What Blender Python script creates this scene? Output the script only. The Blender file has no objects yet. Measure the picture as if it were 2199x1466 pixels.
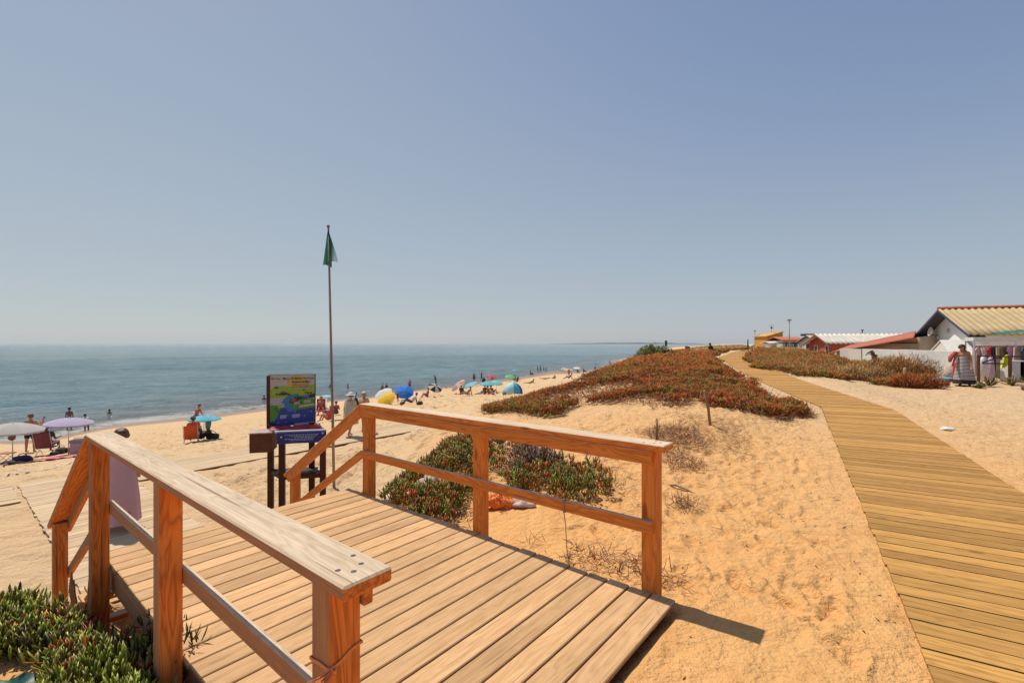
import bpy, bmesh, math, random
import numpy as np
from mathutils import Vector, Matrix

random.seed(11)
RNG = np.random.default_rng(11)
SC = bpy.context.scene
COL = SC.collection
PI = math.pi
R = math.radians

# ------------------------------------------------------------------ camera, light, exposure
FPX, CX, HY, EYE = 1013.6, 1099.5, 738.0, 1.6          # focal length in photo pixels, centre, horizon row, eye height
cam_d = bpy.data.cameras.new('camera'); cam = bpy.data.objects.new('camera', cam_d); COL.objects.link(cam)
cam_d.sensor_width = 36.0; cam_d.lens = 36.0 * FPX / 2199.0
cam_d.shift_y = 5.0 / 2199.0
cam_d.clip_start = 0.05; cam_d.clip_end = 60000
cam.location = (0, 0, EYE); cam.rotation_euler = (R(90), 0, 0)
SC.camera = cam
SUN_EL = 61.0
SUN_H = Vector((-0.726, 0.688))                          # horizontal direction towards the sun
w = bpy.data.worlds.new('World'); SC.world = w; w.use_nodes = True
wt = w.node_tree; wt.nodes.clear()
wo = wt.nodes.new('ShaderNodeOutputWorld'); wb = wt.nodes.new('ShaderNodeBackground')
sky = wt.nodes.new('ShaderNodeTexSky'); sky.sky_type = 'NISHITA'; sky.sun_disc = False
sky.sun_elevation = R(SUN_EL); sky.sun_rotation = math.atan2(SUN_H.x, SUN_H.y) % (2 * PI)
sky.altitude = 0; sky.air_density = 1.0; sky.dust_density = 0.3; sky.ozone_density = 2.0
hs = wt.nodes.new('ShaderNodeHueSaturation'); hs.inputs['Saturation'].default_value = 0.8
tn = wt.nodes.new('ShaderNodeMix'); tn.data_type = 'RGBA'; tn.blend_type = 'MULTIPLY'
tn.inputs[0].default_value = 1.0; tn.inputs[7].default_value = (0.095, 0.097, 0.097, 1)
wt.links.new(sky.outputs[0], hs.inputs['Color']); wt.links.new(hs.outputs[0], tn.inputs[6])
cv = wt.nodes.new('ShaderNodeRGBCurve')                 # soften the sky's contrast by grading its colours
for _c, _pts in enumerate((((.178, .197), (.292, .318), (.651, .462)), ((.25, .272), (.397, .392), (.708, .500)), ((.381, .432), (.584, .505), (.8, .545)))):
    _cu = cv.mapping.curves[_c]; _cu.points[1].location = (1.0, (.56, .60, .60)[_c])
    for _p in _pts: _cu.points.new(*_p)
cv.mapping.extend = 'EXTRAPOLATED'; cv.mapping.update()
ml = wt.nodes.new('ShaderNodeVectorMath'); ml.operation = 'SCALE'; ml.inputs['Scale'].default_value = 10.0
wt.links.new(tn.outputs[2], cv.inputs['Color']); wt.links.new(cv.outputs[0], ml.inputs[0]); wt.links.new(ml.outputs[0], wb.inputs['Color'])
wb.inputs['Strength'].default_value = 0.10
wt.links.new(wb.outputs[0], wo.inputs['Surface'])
sl = bpy.data.lights.new('sun', 'SUN'); so = bpy.data.objects.new('sun', sl); COL.objects.link(so)
sl.energy = 4.2; sl.angle = R(0.5); sl.color = (1.0, 0.93, 0.82)
sdir = Vector((SUN_H.x * math.cos(R(SUN_EL)), SUN_H.y * math.cos(R(SUN_EL)), math.sin(R(SUN_EL)))).normalized()
so.rotation_euler = sdir.to_track_quat('Z', 'Y').to_euler(); so.location = (0, 0, 40)
SC.view_settings.view_transform = 'Standard'; SC.view_settings.look = 'None'
SC.view_settings.exposure = 0.10; SC.view_settings.gamma = 1.0
SC.cycles.max_bounces = 6; SC.cycles.transparent_max_bounces = 12; SC.cycles.volume_bounces = 0
SC.cycles.use_denoising = True

# ------------------------------------------------------------------ node helpers
def newmat(name):
    m = bpy.data.materials.new(name); m.use_nodes = True
    nt = m.node_tree; nt.nodes.clear()
    out = nt.nodes.new('ShaderNodeOutputMaterial'); p = nt.nodes.new('ShaderNodeBsdfPrincipled')
    nt.links.new(p.outputs[0], out.inputs['Surface'])
    return m, nt, p, out
def nd(nt, typ, ins=None, **kw):
    n = nt.nodes.new(typ)
    for k, v in kw.items(): setattr(n, k, v)
    for k, v in (ins or {}).items():
        if hasattr(v, 'is_linked'): nt.links.new(v, n.inputs[k])
        else: n.inputs[k].default_value = v
    return n
def math_(nt, op, a, b=0.5, c=None):
    i = {0: a, 1: b}
    if c is not None: i[2] = c
    return nd(nt, 'ShaderNodeMath', i, operation=op).outputs[0]
def ramp(nt, fac, stops):
    n = nt.nodes.new('ShaderNodeValToRGB'); e = n.color_ramp.elements
    while len(e) > 1: e.remove(e[-1])
    e[0].position = stops[0][0]; e[0].color = tuple(stops[0][1]) + (1,)
    for p_, c_ in stops[1:]:
        x = e.new(p_); x.color = tuple(c_) + (1,)
    nt.links.new(fac, n.inputs[0]); return n.outputs[0]
def mixc(nt, fac, a, b, mode='MIX'):
    n = nt.nodes.new('ShaderNodeMix'); n.data_type = 'RGBA'; n.blend_type = mode
    for i, v in ((0, fac), (6, a), (7, b)):
        if hasattr(v, 'is_linked'): nt.links.new(v, n.inputs[i])
        else: n.inputs[i].default_value = (tuple(v) + (1,) if isinstance(v, (tuple, list)) and len(v) == 3 else v)
    return n.outputs[2]
def noise(nt, vec, scale, detail=4, rough=0.55, dist=0.0):
    return nd(nt, 'ShaderNodeTexNoise', {'Vector': vec, 'Scale': scale, 'Detail': detail, 'Roughness': rough, 'Distortion': dist}).outputs['Fac']
def vscale(nt, vec, s):
    return nd(nt, 'ShaderNodeVectorMath', {0: vec, 1: s}, operation='MULTIPLY').outputs[0]
def rng_(nt, v, a, b, c=0.0, d=1.0):
    return nd(nt, 'ShaderNodeMapRange', {0: v, 1: a, 2: b, 3: c, 4: d}).outputs[0]
def bump(nt, h, strength, dist, normal=None):
    i = {'Height': h, 'Strength': strength, 'Distance': dist}
    if normal is not None: i['Normal'] = normal
    return nd(nt, 'ShaderNodeBump', i).outputs[0]

_plain = {}
def plain(col, rough=0.75, var=0.12, scale=9.0, metal=0.0, transl=0.0, name=None):
    key = (tuple(col), rough, var, scale, metal, transl)
    if key in _plain: return _plain[key]
    m, nt, p, out = newmat(name or 'surface')
    tc = nd(nt, 'ShaderNodeTexCoord').outputs['Object']
    n = noise(nt, tc, scale, 5, 0.6)
    c = mixc(nt, rng_(nt, n, .3, .7), tuple(x * (1 - var) for x in col), tuple(min(1, x * (1 + var)) for x in col))
    nt.links.new(c, p.inputs['Base Color']); p.inputs['Roughness'].default_value = rough; p.inputs['Metallic'].default_value = metal
    nt.links.new(bump(nt, n, .15, .01), p.inputs['Normal'])
    if transl:
        t = nd(nt, 'ShaderNodeBsdfTranslucent', {'Color': c})
        mx = nd(nt, 'ShaderNodeMixShader', {0: transl, 1: p.outputs[0], 2: t.outputs[0]})
        nt.links.new(mx.outputs[0], out.inputs['Surface'])
    _plain[key] = m
    return m

def wood(name, side, side2, top, top2, bcol=None, ring=0.5, edge_axis=None, rough=0.75, scale=1.0, bleach_shade_dir=None, bl=0.0, knots=1.0, rvar=.35):
    """plank wood: 'wc' = metres along / across / through the board, 'rnd' = one number per board"""
    m, nt, p, out = newmat(name)
    wc = nd(nt, 'ShaderNodeAttribute', attribute_name='wc').outputs['Vector']
    rn = nd(nt, 'ShaderNodeAttribute', attribute_name='rnd').outputs['Fac']
    off = nd(nt, 'ShaderNodeCombineXYZ', {0: math_(nt, 'MULTIPLY', rn, 37.0), 1: math_(nt, 'MULTIPLY', rn, 91.0), 2: rn}).outputs[0]
    v0 = nd(nt, 'ShaderNodeVectorMath', {0: wc, 1: off}, operation='ADD').outputs[0]
    broad = noise(nt, vscale(nt, v0, (1.1 * scale, 9 * scale, 9 * scale)), 1.0, 3, .5, .6)
    rings = math_(nt, 'ABSOLUTE', math_(nt, 'SINE', math_(nt, 'MULTIPLY', broad, 34.0)))
    fine = noise(nt, vscale(nt, v0, (3.0, 150, 150)), 1.0, 3, .6)
    blotch = noise(nt, vscale(nt, v0, (2.2, 5, 5)), 1.0, 4, .6)
    streak = noise(nt, vscale(nt, v0, (1.0, 45, 45)), 1.0, 2, .5)
    g = math_(nt, 'ADD', math_(nt, 'MULTIPLY', rings, ring), math_(nt, 'MULTIPLY', streak, 1 - ring))
    cs = mixc(nt, rng_(nt, g, .15, .85), side2, side)
    ct = mixc(nt, rng_(nt, math_(nt, 'ADD', math_(nt, 'MULTIPLY', streak, .6), math_(nt, 'MULTIPLY', rings, .25)), .25, .65), top2, top)
    # knots
    kv = nd(nt, 'ShaderNodeTexVoronoi', {'Vector': vscale(nt, v0, (1.6, 5.5, 5.5)), 'Scale': 1.0, 'Randomness': 1.0}, feature='F1').outputs['Distance']
    k = math_(nt, 'MULTIPLY', rng_(nt, kv, .06, .11, 1.0, 0.0), knots)
    geo = nd(nt, 'ShaderNodeNewGeometry')
    nz = nd(nt, 'ShaderNodeSeparateXYZ', {0: geo.outputs['Normal']}).outputs[2]
    tf = rng_(nt, nz, .3, .6)
    if bleach_shade_dir is not None:
        dt = nd(nt, 'ShaderNodeVectorMath', {0: geo.outputs['Normal'], 1: bleach_shade_dir}, operation='DOT_PRODUCT').outputs['Value']
        cs = mixc(nt, math_(nt, 'MULTIPLY', rng_(nt, dt, .6, .9), bl), cs, mixc(nt, streak, tuple(x * .75 for x in bcol), bcol))  # faces turned this way: weathered tone, with shade darkened into the colour
    c = mixc(nt, tf, cs, ct)
    c = mixc(nt, math_(nt, 'MULTIPLY', k, .7), c, tuple(x * .4 for x in side2))
    c = mixc(nt, 1.0, c, ramp(nt, math_(nt, 'ADD', math_(nt, 'MULTIPLY', blotch, 1 - rvar), math_(nt, 'MULTIPLY', rn, rvar)), [(.15, (.66, .64, .60)), (.5, (.97, .96, .95)), (.85, (1.18, 1.16, 1.12))]), 'MULTIPLY')
    c = mixc(nt, 1.0, c, ramp(nt, fine, [(.3, (.80, .78, .76)), (.5, (1, 1, 1))]), 'MULTIPLY')
    # cracks (dark splits along the grain)
    ck = noise(nt, vscale(nt, v0, (.9, 60, 60)), 1.0, 1, .5, .3)
    cr = rng_(nt, ck, .255, .285, 1.0, 0.0)
    c = mixc(nt, math_(nt, 'MULTIPLY', cr, .6), c, tuple(x * .25 for x in side2))
    nt.links.new(c, p.inputs['Base Color']); p.inputs['Roughness'].default_value = rough
    p.inputs['Specular IOR Level'].default_value = 0.25
    h = math_(nt, 'ADD', math_(nt, 'MULTIPLY', fine, .5), math_(nt, 'MULTIPLY', streak, 1.0))
    h = math_(nt, 'SUBTRACT', h, math_(nt, 'MULTIPLY', cr, 1.0))
    nt.links.new(bump(nt, h, .35, .004), p.inputs['Normal'])
    return m

# ------------------------------------------------------------------ mesh builder
class MB:
    def __init__(s): s.v = []; s.f = []; s.wc = []; s.rn = []; s.mi = []; s.n = 0; s.smooth = []
    def add(s, verts, faces, M=None, mi=0, wc=None, rnd=None, smooth=False):
        rnd = random.random() if rnd is None else rnd
        for i, p in enumerate(verts):
            p = Vector(p); s.wc.append(tuple(wc[i]) if wc is not None else tuple(p)); s.rn.append(rnd)
            s.v.append(tuple(M @ p) if M is not None else tuple(p))
        for f in faces: s.f.append([a + s.n for a in f]); s.mi.append(mi); s.smooth.append(smooth)
        s.n += len(verts); return s
    def box(s, lo, hi, M=None, mi=0, ch=0.0, rnd=None):
        v, f = chamfer_box(Vector(lo), Vector(hi), ch)
        return s.add(v, f, M, mi, rnd=rnd)
    def board(s, p0, p1, width, thick, up=(0, 0, 1), mi=0, ch=0.004, cut=None, rnd=None):
        """a plank from p0 to p1 (centre line), 'thick' measured along up, 'width' across"""
        p0, p1, up = Vector(p0), Vector(p1), Vector(up)
        x = (p1 - p0); L = x.length; x.normalize(); y = up.cross(x).normalized(); z = x.cross(y)
        M = Matrix(((x.x, y.x, z.x, p0.x), (x.y, y.y, z.y, p0.y), (x.z, y.z, z.z, p0.z), (0, 0, 0, 1)))
        return s.box((0, -width / 2, -thick / 2), (L, width / 2, thick / 2), M, mi, ch, rnd)
    def tube(s, pts, r, n=8, mi=0, cap=True, smooth=True):
        pts = [Vector(p) for p in pts]; rs = r if isinstance(r, (list, tuple)) else [r] * len(pts)
        while len(rs) < len(pts): rs = list(rs) + [rs[-1]]
        V = []; F = []; prev = None
        for i, p in enumerate(pts):
            d = (pts[min(i + 1, len(pts) - 1)] - pts[max(i - 1, 0)])
            d = d.normalized() if d.length > 1e-9 else Vector((0, 0, 1))
            if prev is None: a = Vector((1, 0, 0)) if abs(d.x) < .8 else Vector((0, 1, 0))
            else: a = prev
            a = (a - d * a.dot(d)).normalized(); b = d.cross(a); prev = a
            for k in range(n):
                t = 2 * PI * k / n; V.append(p + (a * math.cos(t) + b * math.sin(t)) * rs[i])
        for i in range(len(pts) - 1):
            for k in range(n): F.append([i * n + k, i * n + (k + 1) % n, (i + 1) * n + (k + 1) % n, (i + 1) * n + k])
        if cap: F.append(list(range(n))[::-1]); F.append([(len(pts) - 1) * n + k for k in range(n)])
        return s.add(V, F, None, mi, smooth=smooth)
    def ell(s, c, r, M=None, mi=0, nu=12, nv=8, lump=0.0, seed=0, sup=1.0):
        rr = random.Random(seed); V = []; F = []
        ph = [rr.uniform(0, 6.28) for _ in range(6)]
        for j in range(nv + 1):
            th = PI * j / nv
            for i in range(nu):
                a = 2 * PI * i / nu
                k = 1 + lump * (math.sin(3 * a + ph[0]) * math.sin(2 * th + ph[1]) + .6 * math.sin(5 * a + ph[2] + 3 * th))
                sx, sy, sz = math.sin(th) * math.cos(a), math.sin(th) * math.sin(a), math.cos(th)
                e = lambda q: math.copysign(abs(q) ** sup, q)
                V.append((c[0] + r[0] * e(sx) * k, c[1] + r[1] * e(sy) * k, c[2] + r[2] * e(sz) * k))
        for j in range(nv):
            for i in range(nu): F.append([j * nu + i, (j + 1) * nu + i, (j + 1) * nu + (i + 1) % nu, j * nu + (i + 1) % nu])
        return s.add(V, F, M, mi, smooth=True)
    def lathe(s, prof, c=(0, 0, 0), n=16, mi=0, M=None, smooth=True):
        V = []; F = []
        for r_, z in prof:
            for i in range(n): V.append((c[0] + r_ * math.cos(2 * PI * i / n), c[1] + r_ * math.sin(2 * PI * i / n), c[2] + z))
        for j in range(len(prof) - 1):
            for i in range(n): F.append([j * n + i, j * n + (i + 1) % n, (j + 1) * n + (i + 1) % n, (j + 1) * n + i])
        return s.add(V, F, M, mi, smooth=smooth)
    def prism(s, poly, t, M=None, mi=0):
        """polygon in local xy, extruded 0..t in z"""
        n = len(poly); V = [(x, y, 0) for x, y in poly] + [(x, y, t) for x, y in poly]
        F = [list(range(n))[::-1], list(range(n, 2 * n))] + [[i, (i + 1) % n, n + (i + 1) % n, n + i] for i in range(n)]
        return s.add(V, F, M, mi)
    def build(s, name, mats, parent=None, M=None):
        me = bpy.data.meshes.new(name); me.from_pydata(s.v, [], s.f)
        for m in (mats if isinstance(mats, (list, tuple)) else [mats]): me.materials.append(m)
        if any(s.mi): me.polygons.foreach_set('material_index', s.mi)
        me.polygons.foreach_set('use_smooth', s.smooth)
        a = me.attributes.new('wc', 'FLOAT_VECTOR', 'POINT'); a.data.foreach_set('vector', np.array(s.wc, dtype=np.float32).ravel())
        b = me.attributes.new('rnd', 'FLOAT', 'POINT'); b.data.foreach_set('value', np.array(s.rn, dtype=np.float32))
        o = bpy.data.objects.new(name, me); COL.objects.link(o)
        if M is not None: o.matrix_world = M
        if parent is not None: o.parent = parent
        return o

def chamfer_box(lo, hi, c):
    if c <= 0:
        V = [(x, y, z) for x in (lo.x, hi.x) for y in (lo.y, hi.y) for z in (lo.z, hi.z)]
        return V, [[0, 1, 3, 2], [4, 6, 7, 5], [0, 4, 5, 1], [2, 3, 7, 6], [0, 2, 6, 4], [1, 5, 7, 3]]
    c = min(c, (hi.x - lo.x) * .45, (hi.y - lo.y) * .45, (hi.z - lo.z) * .45)
    V = []; idx = {}
    for ix in (0, 1):
        for iy in (0, 1):
            for iz in (0, 1):
                P = [hi.x if ix else lo.x, hi.y if iy else lo.y, hi.z if iz else lo.z]
                S = [-1 if ix else 1, -1 if iy else 1, -1 if iz else 1]
                for ax in range(3):                      # vertex lying on the face normal to axis ax
                    q = [P[k] + (S[k] * c if k != ax else 0) for k in range(3)]
                    idx[(ix, iy, iz, ax)] = len(V); V.append(tuple(q))
    F = []
    def g(i, ax): return idx[(i[0], i[1], i[2], ax)]
    for ax in range(3):
        o1, o2 = [k for k in range(3) if k != ax]
        for s_ in (0, 1):
            q = []
            for a, b in ((0, 0), (1, 0), (1, 1), (0, 1)):
                i = [0, 0, 0]; i[ax] = s_; i[o1] = a; i[o2] = b; q.append(g(i, ax))
            F.append(q)
    for ax in range(3):                                   # the edges running along ax
        o1, o2 = [k for k in range(3) if k != ax]
        for a in (0, 1):
            for b in (0, 1):
                i = [0, 0, 0]; i[o1] = a; i[o2] = b; j = list(i); j[ax] = 1
                F.append([g(i, o1), g(i, o2), g(j, o2), g(j, o1)])
    for ix in (0, 1):
        for iy in (0, 1):
            for iz in (0, 1): F.append([g((ix, iy, iz), 0), g((ix, iy, iz), 1), g((ix, iy, iz), 2)])
    c0 = (lo + hi) / 2; out = []
    for f in F:
        a, b, d = (Vector(V[k]) for k in f[:3]); n = (b - a).cross(d - a)
        m = sum((Vector(V[k]) for k in f), Vector()) / len(f)
        out.append(f if n.dot(m - c0) > 0 else f[::-1])
    return V, out

def tag(o, label, cat=None, group=None, kind=None):
    if label: o['label'] = label
    if cat: o['category'] = cat
    if group: o['group'] = group
    if kind: o['kind'] = kind
    return o
def empty(name, loc, rz=0.0, label=None, cat=None, group=None):
    o = bpy.data.objects.new(name, None); COL.objects.link(o); o.location = loc; o.rotation_euler = (0, 0, rz)
    o.empty_display_size = .1
    return tag(o, label, cat, group)
def at(u, v, D): return Vector(((u - CX) / FPX * D, D, EYE - (v - HY) / FPX * D))
def RZ(a): return Matrix.Rotation(a, 4, 'Z')
def T(x, y, z): return Matrix.Translation((x, y, z))

# ------------------------------------------------------------------ terrain height
def vn(x, y, seed=0):
    ix = np.floor(x).astype(np.int64); iy = np.floor(y).astype(np.int64); fx = x - ix; fy = y - iy
    fx = fx * fx * (3 - 2 * fx); fy = fy * fy * (3 - 2 * fy)
    def h(a, b):
        n = (a * 374761393 + b * 668265263 + seed * 974634777) & 0xffffffff
        n = ((n ^ (n >> 13)) * 1274126177) & 0xffffffff
        return ((n ^ (n >> 16)) & 0xffff) / 65535.0
    return (h(ix, iy) * (1 - fx) + h(ix + 1, iy) * fx) * (1 - fy) + (h(ix, iy + 1) * (1 - fx) + h(ix + 1, iy + 1) * fx) * fy
def fbm(x, y, sc, oc=3, seed=0):
    t = 0; a = .5; s_ = 0
    for k in range(oc): t = t + a * vn(x / sc + 17.3 * k, y / sc - 9.1 * k, seed + k); s_ += a; a *= .5; sc *= .5
    return t / s_ - .5
SEA = -4.6
CP = []   # (x, y, z)
def cp(u, v, D): p = at(u, v, D); CP.append((p.x, p.y, p.z))
for q in [(60,1150,6.7),(60,1060,8.6),(60,1031,10),(60,1010,13.5),(60,985,18),(60,965,24),(60,945,30.6),
          (-200,1031,10),(-200,1000,16),(-200,965,24.5),(200,1060,8.5),(250,1030,9.8),(200,985,15.5),(200,955,22),(200,925,32.5),
          (430,1090,7.9),(430,1010,10.3),(430,975,14.5),(430,945,21.5),(430,920,28.5),(430,906,34.5),(430,893,40.5),
          (600,1085,8.1),(720,1050,9.1),(720,950,13.8),(720,920,20),(720,892,30),(720,870,42),(700,860,51.7),
          (900,913,15.8),(900,885,27),(900,862,41),(900,847,52),(900,837,63),(1050,885,19),(1050,852,44),(1050,836,59),(1040,818,79),
          (1200,842,42),(1200,828,56),(1200,812,76),(1200,796,108),(1300,806,70),(1300,796,90),(1330,783,140),
          # dune between beach and boardwalk
          (1400,765,30),(1300,797,23),(1200,838,18),(1100,866,15),(1040,885,13.2),(1340,790,20),(1440,885,9.6),(1600,884,9.7),(1500,762,38),
          (1560,752,60),(1500,820,15),(1400,850,12),(1300,860,12.5),(1250,880,11.5),(1160,905,10.8),(1440,1000,6.2),(1550,1000,6.3),(1600,1200,3.6),
          (1450,1290,2.97),(1620,1380,2.6),(1100,1180,4.0),(1200,1000,6.6),(1100,960,8.4),(1000,950,9.0),(935,985,8.4),(880,1040,7.1),(860,1075,5.9),
          (1000,1130,4.7),(1700,1100,4.5),
          # flat sand right of the boardwalk and land beyond
          (2010,1440,2.34),(1900,1130,4.15),(1800,960,7.3),(1764,878,11.3),(2199,1065,5.0),(1960,905,9.7),(2200,900,10),(2199,838,16.5),(2060,832,17.2),(1900,840,16),
          (1660,812,16.6),(1750,815,17),(1620,780,27),(1590,768,34),(1700,775,36),(1900,790,27),(2199,795,27.5),(1700,757,68),(1760,760,45),(1850,765,43),
          (2400,800,26),(2500,1100,4.6),(1640,748,120),(2200,752,110),
          # bank left of the platform
          (60,1440,2.86),(150,1330,3.45),(380,1440,2.6),(50,1262,5.15),(-150,1260,5.2),(180,1290,3.75),(-120,1420,2.95),(430,1200,4.6)]: cp(*q)
CP += [(-1.8,4.6,-.55),(-.6,4.1,-.28),(0,2.8,-.16),(-1,2.2,-.26),(.4,1.6,-.05),(1.3,1.2,-.05),(0,.3,-.05),(-1.5,.5,-.25),(0,-6,-.05),(8,-6,-.05),(3,1,-.05),
       (-6,-4,-1.2),(-12,0,-3.2),(-4,1,-.9),(-20,5,-4.6),(25,5,0),(40,-10,0),(-30,-30,-4),(-3.0,4.4,-1.0),(-3.6,5.2,-1.12),(-2.6,6.0,-1.1),(-4.6,4.4,-.98),
       (-31,20,-4.9),(-60,20,-6),(-60,60,-6.5),(-40,90,-6.5),(-20,80,-6),(-10,120,-6.5),(0,160,-6.5),(30,250,-6.5),(100,500,-7),(0,600,-8),(-300,300,-8),(-600,-50,-8),
       (13.5,104,-4.6),(33,160,-4.6),(74,260,-4.6),(160,500,-4.6),(500,1300,-4.6),(40,130,-1.5),(95,250,-1.0),(190,480,-.8),
       (45,90,.5),(70,170,.5),(130,250,.3),(250,480,.3),(150,60,.5),(300,100,.5),(500,500,.5),(1000,1200,.3),(300,-100,.3)]
CPA = np.array(CP, dtype=float)
def warp(x, y):
    r = np.hypot(x, y) + 1e-9; k = np.arcsinh(r / 4.0) * 4.0 / r
    return x * k, y * k
_wx, _wy = warp(CPA[:, 0], CPA[:, 1]); _C2 = .35
_D = np.sqrt((_wx[:, None] - _wx[None]) ** 2 + (_wy[:, None] - _wy[None]) ** 2 + _C2)
_n = len(CPA); _A = np.zeros((_n + 1, _n + 1)); _A[:_n, :_n] = _D - np.eye(_n) * .02; _A[:_n, _n] = 1; _A[_n, :_n] = 1
_W = np.linalg.solve(_A, np.append(CPA[:, 2], 0))
def smooth01(t): t = np.clip(t, 0, 1); return t * t * (3 - 2 * t)
# the boardwalk along the dune: left and right edge points (x, y, z)
def base_h(x, y):
    x = np.asarray(x, float); y = np.asarray(y, float); sh = x.shape; xf, yf = x.ravel(), y.ravel()
    out = np.empty(xf.size)
    for i in range(0, xf.size, 60000):
        a, b = warp(xf[i:i + 60000], yf[i:i + 60000])
        d = np.sqrt((a[:, None] - _wx[None]) ** 2 + (b[:, None] - _wy[None]) ** 2 + _C2)
        out[i:i + 60000] = d @ _W[:_n] + _W[_n]
    return out.reshape(sh)
DA = Vector((-.7754, .6315)); DB = Vector((.6315, .7754)); PLX = Vector((-1.641, 2.392))   # deck axes and its left edge
def sb(x, y): return (x - PLX.x) * DA.x + (y - PLX.y) * DA.y, (x - PLX.x) * DB.x + (y - PLX.y) * DB.y
LE = np.array([(-.60,-2.15,-.02),(2.03,2.256,-.02),(4.02,5.6,0.0),(7.48,11.41,.08),(9.59,18.67,.20),(11.43,24.3,.40),(14.84,34.0,.60),(23.5,50,.75),(39.5,80,.6)])
RE = np.array([(.71,-2.93,-.02),(3.34,1.47,-.02),(5.33,4.82,0.0),(8.80,10.85,.08),(11.2,18.3,.20),(13.1,23.8,.40),(16.3,33.2,.60),(24.9,49.2,.75),(41,79.4,.6)])
CE = (LE + RE) / 2
def path_dist(x, y):
    """distance to the boardwalk centre line and its height there"""
    best = np.full(np.shape(x), 1e9); zz = np.zeros(np.shape(x))
    for i in range(len(CE) - 1):
        a, b = CE[i], CE[i + 1]; dx, dy = b[0] - a[0], b[1] - a[1]; L2 = dx * dx + dy * dy
        t = np.clip(((x - a[0]) * dx + (y - a[1]) * dy) / L2, 0, 1)
        d = np.hypot(x - a[0] - t * dx, y - a[1] - t * dy); z = a[2] + t * (b[2] - a[2])
        m = d < best; best = np.where(m, d, best); zz = np.where(m, z, zz)
    return best, zz
BW = -1.15  # the beach walkway's height
def ground(x, y):
    x = np.asarray(x, float); y = np.asarray(y, float)
    z = base_h(x, y); r = np.hypot(x, y)
    d, pz = path_dist(x, y)
    k = smooth01((2.6 - d) / 1.6); z = z * (1 - k) + (pz - .045 + .026 * smooth01((d - .68) / .06)) * k
    # sand is trodden level round the beach walkway
    s_, b_ = sb(x, y)
    k = smooth01((1.2 - np.maximum(np.maximum(3.6 - s_, s_ - 10.2), np.maximum(.2 - b_, b_ - 1.8))) / 1.2)
    k = np.maximum(k, smooth01((1.2 - np.maximum(np.maximum(9.0 - s_, s_ - 10.2), np.abs(b_ - 2) - 7.5)) / 1.2))
    z = z * (1 - k) + (BW - .035) * k
    u = smooth01((.9 - np.maximum(np.maximum(-1.72 - s_, s_ - 1.9), np.maximum(-.05 - b_, b_ - 2.1))) / .9)
    z = np.minimum(z, -.055 * u + z * (1 - u)) - .22 * smooth01((.45 - np.maximum(np.maximum(-1.35 - s_, s_ - 1.9), np.maximum(.35 - b_, b_ - 1.75))) / .4)
    amp = smooth01((r + 1) / 4)
    flat = smooth01((d - .75) / .5)
    z = z + .10 * fbm(x, y, 5.0, 3, 5) * amp * flat * smooth01((z - SEA) / .8)
    rough = .25 + .75 * smooth01((fbm(x, y, 3.0, 2, 40) + .15) * 4)
    bil = np.abs(fbm(x * 1.0, y * 1.0, .42, 2, 9)) * 2
    det = (.055 * fbm(x, y, .8, 2, 17) * smooth01((r - 5) / 6) + .050 * fbm(x, y, .34, 2, 7) - .055 * np.maximum(0, .28 - bil) + .016 * fbm(x, y, .10, 2, 13)) * rough
    z = z + det * smooth01((d - .70) / .4) * smooth01((90 - r) / 40) * smooth01((z - SEA - .1) / .6)
    return z
def gz(x, y): return float(ground(np.array([x]), np.array([y]))[0])
_Dm = np.exp(np.linspace(math.log(2.0), math.log(1500), 900))
def on_ground(u, v, dmin=2.0):
    x = (u - CX) / FPX * _Dm; z = EYE - (v - HY) / FPX * _Dm; g = ground(x, _Dm)
    ok = (z <= g) & (_Dm > dmin)
    i = int(np.argmax(ok)) if ok.any() else len(_Dm) - 1
    i = max(i, 1); a = z[i - 1] - g[i - 1]; b = z[i] - g[i]; t = a / (a - b) if a != b else 0
    D = _Dm[i - 1] + t * (_Dm[i] - _Dm[i - 1])
    return Vector(((u - CX) / FPX * D, D, gz((u - CX) / FPX * D, D))), D
def on_sea(u, v):
    D = (EYE - SEA) * FPX / (v - HY); return Vector(((u - CX) / FPX * D, D, SEA)), D

def grid_object(name, X, Y, Z, mat, attrs=None):
    nr, nc = X.shape
    me = bpy.data.meshes.new(name); nv = nr * nc
    co = np.empty((nv, 3), np.float32); co[:, 0] = X.ravel(); co[:, 1] = Y.ravel(); co[:, 2] = Z.ravel()
    i = np.arange(nr - 1)[:, None] * nc + np.arange(nc - 1)[None]
    q = np.stack([i, i + 1, i + nc + 1, i + nc], -1).reshape(-1, 4).astype(np.int32)
    me.vertices.add(nv); me.vertices.foreach_set('co', co.ravel())
    me.loops.add(q.size); me.loops.foreach_set('vertex_index', q.ravel())
    me.polygons.add(len(q)); me.polygons.foreach_set('loop_start', np.arange(0, q.size, 4, dtype=np.int32))
    me.polygons.foreach_set('use_smooth', np.ones(len(q), bool))
    me.update(calc_edges=True)
    for k, a in (attrs or {}).items():
        t = me.attributes.new(k, 'FLOAT', 'POINT'); t.data.foreach_set('value', a.ravel().astype(np.float32))
    me.materials.append(mat)
    o = bpy.data.objects.new(name, me); COL.objects.link(o); return o

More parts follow.
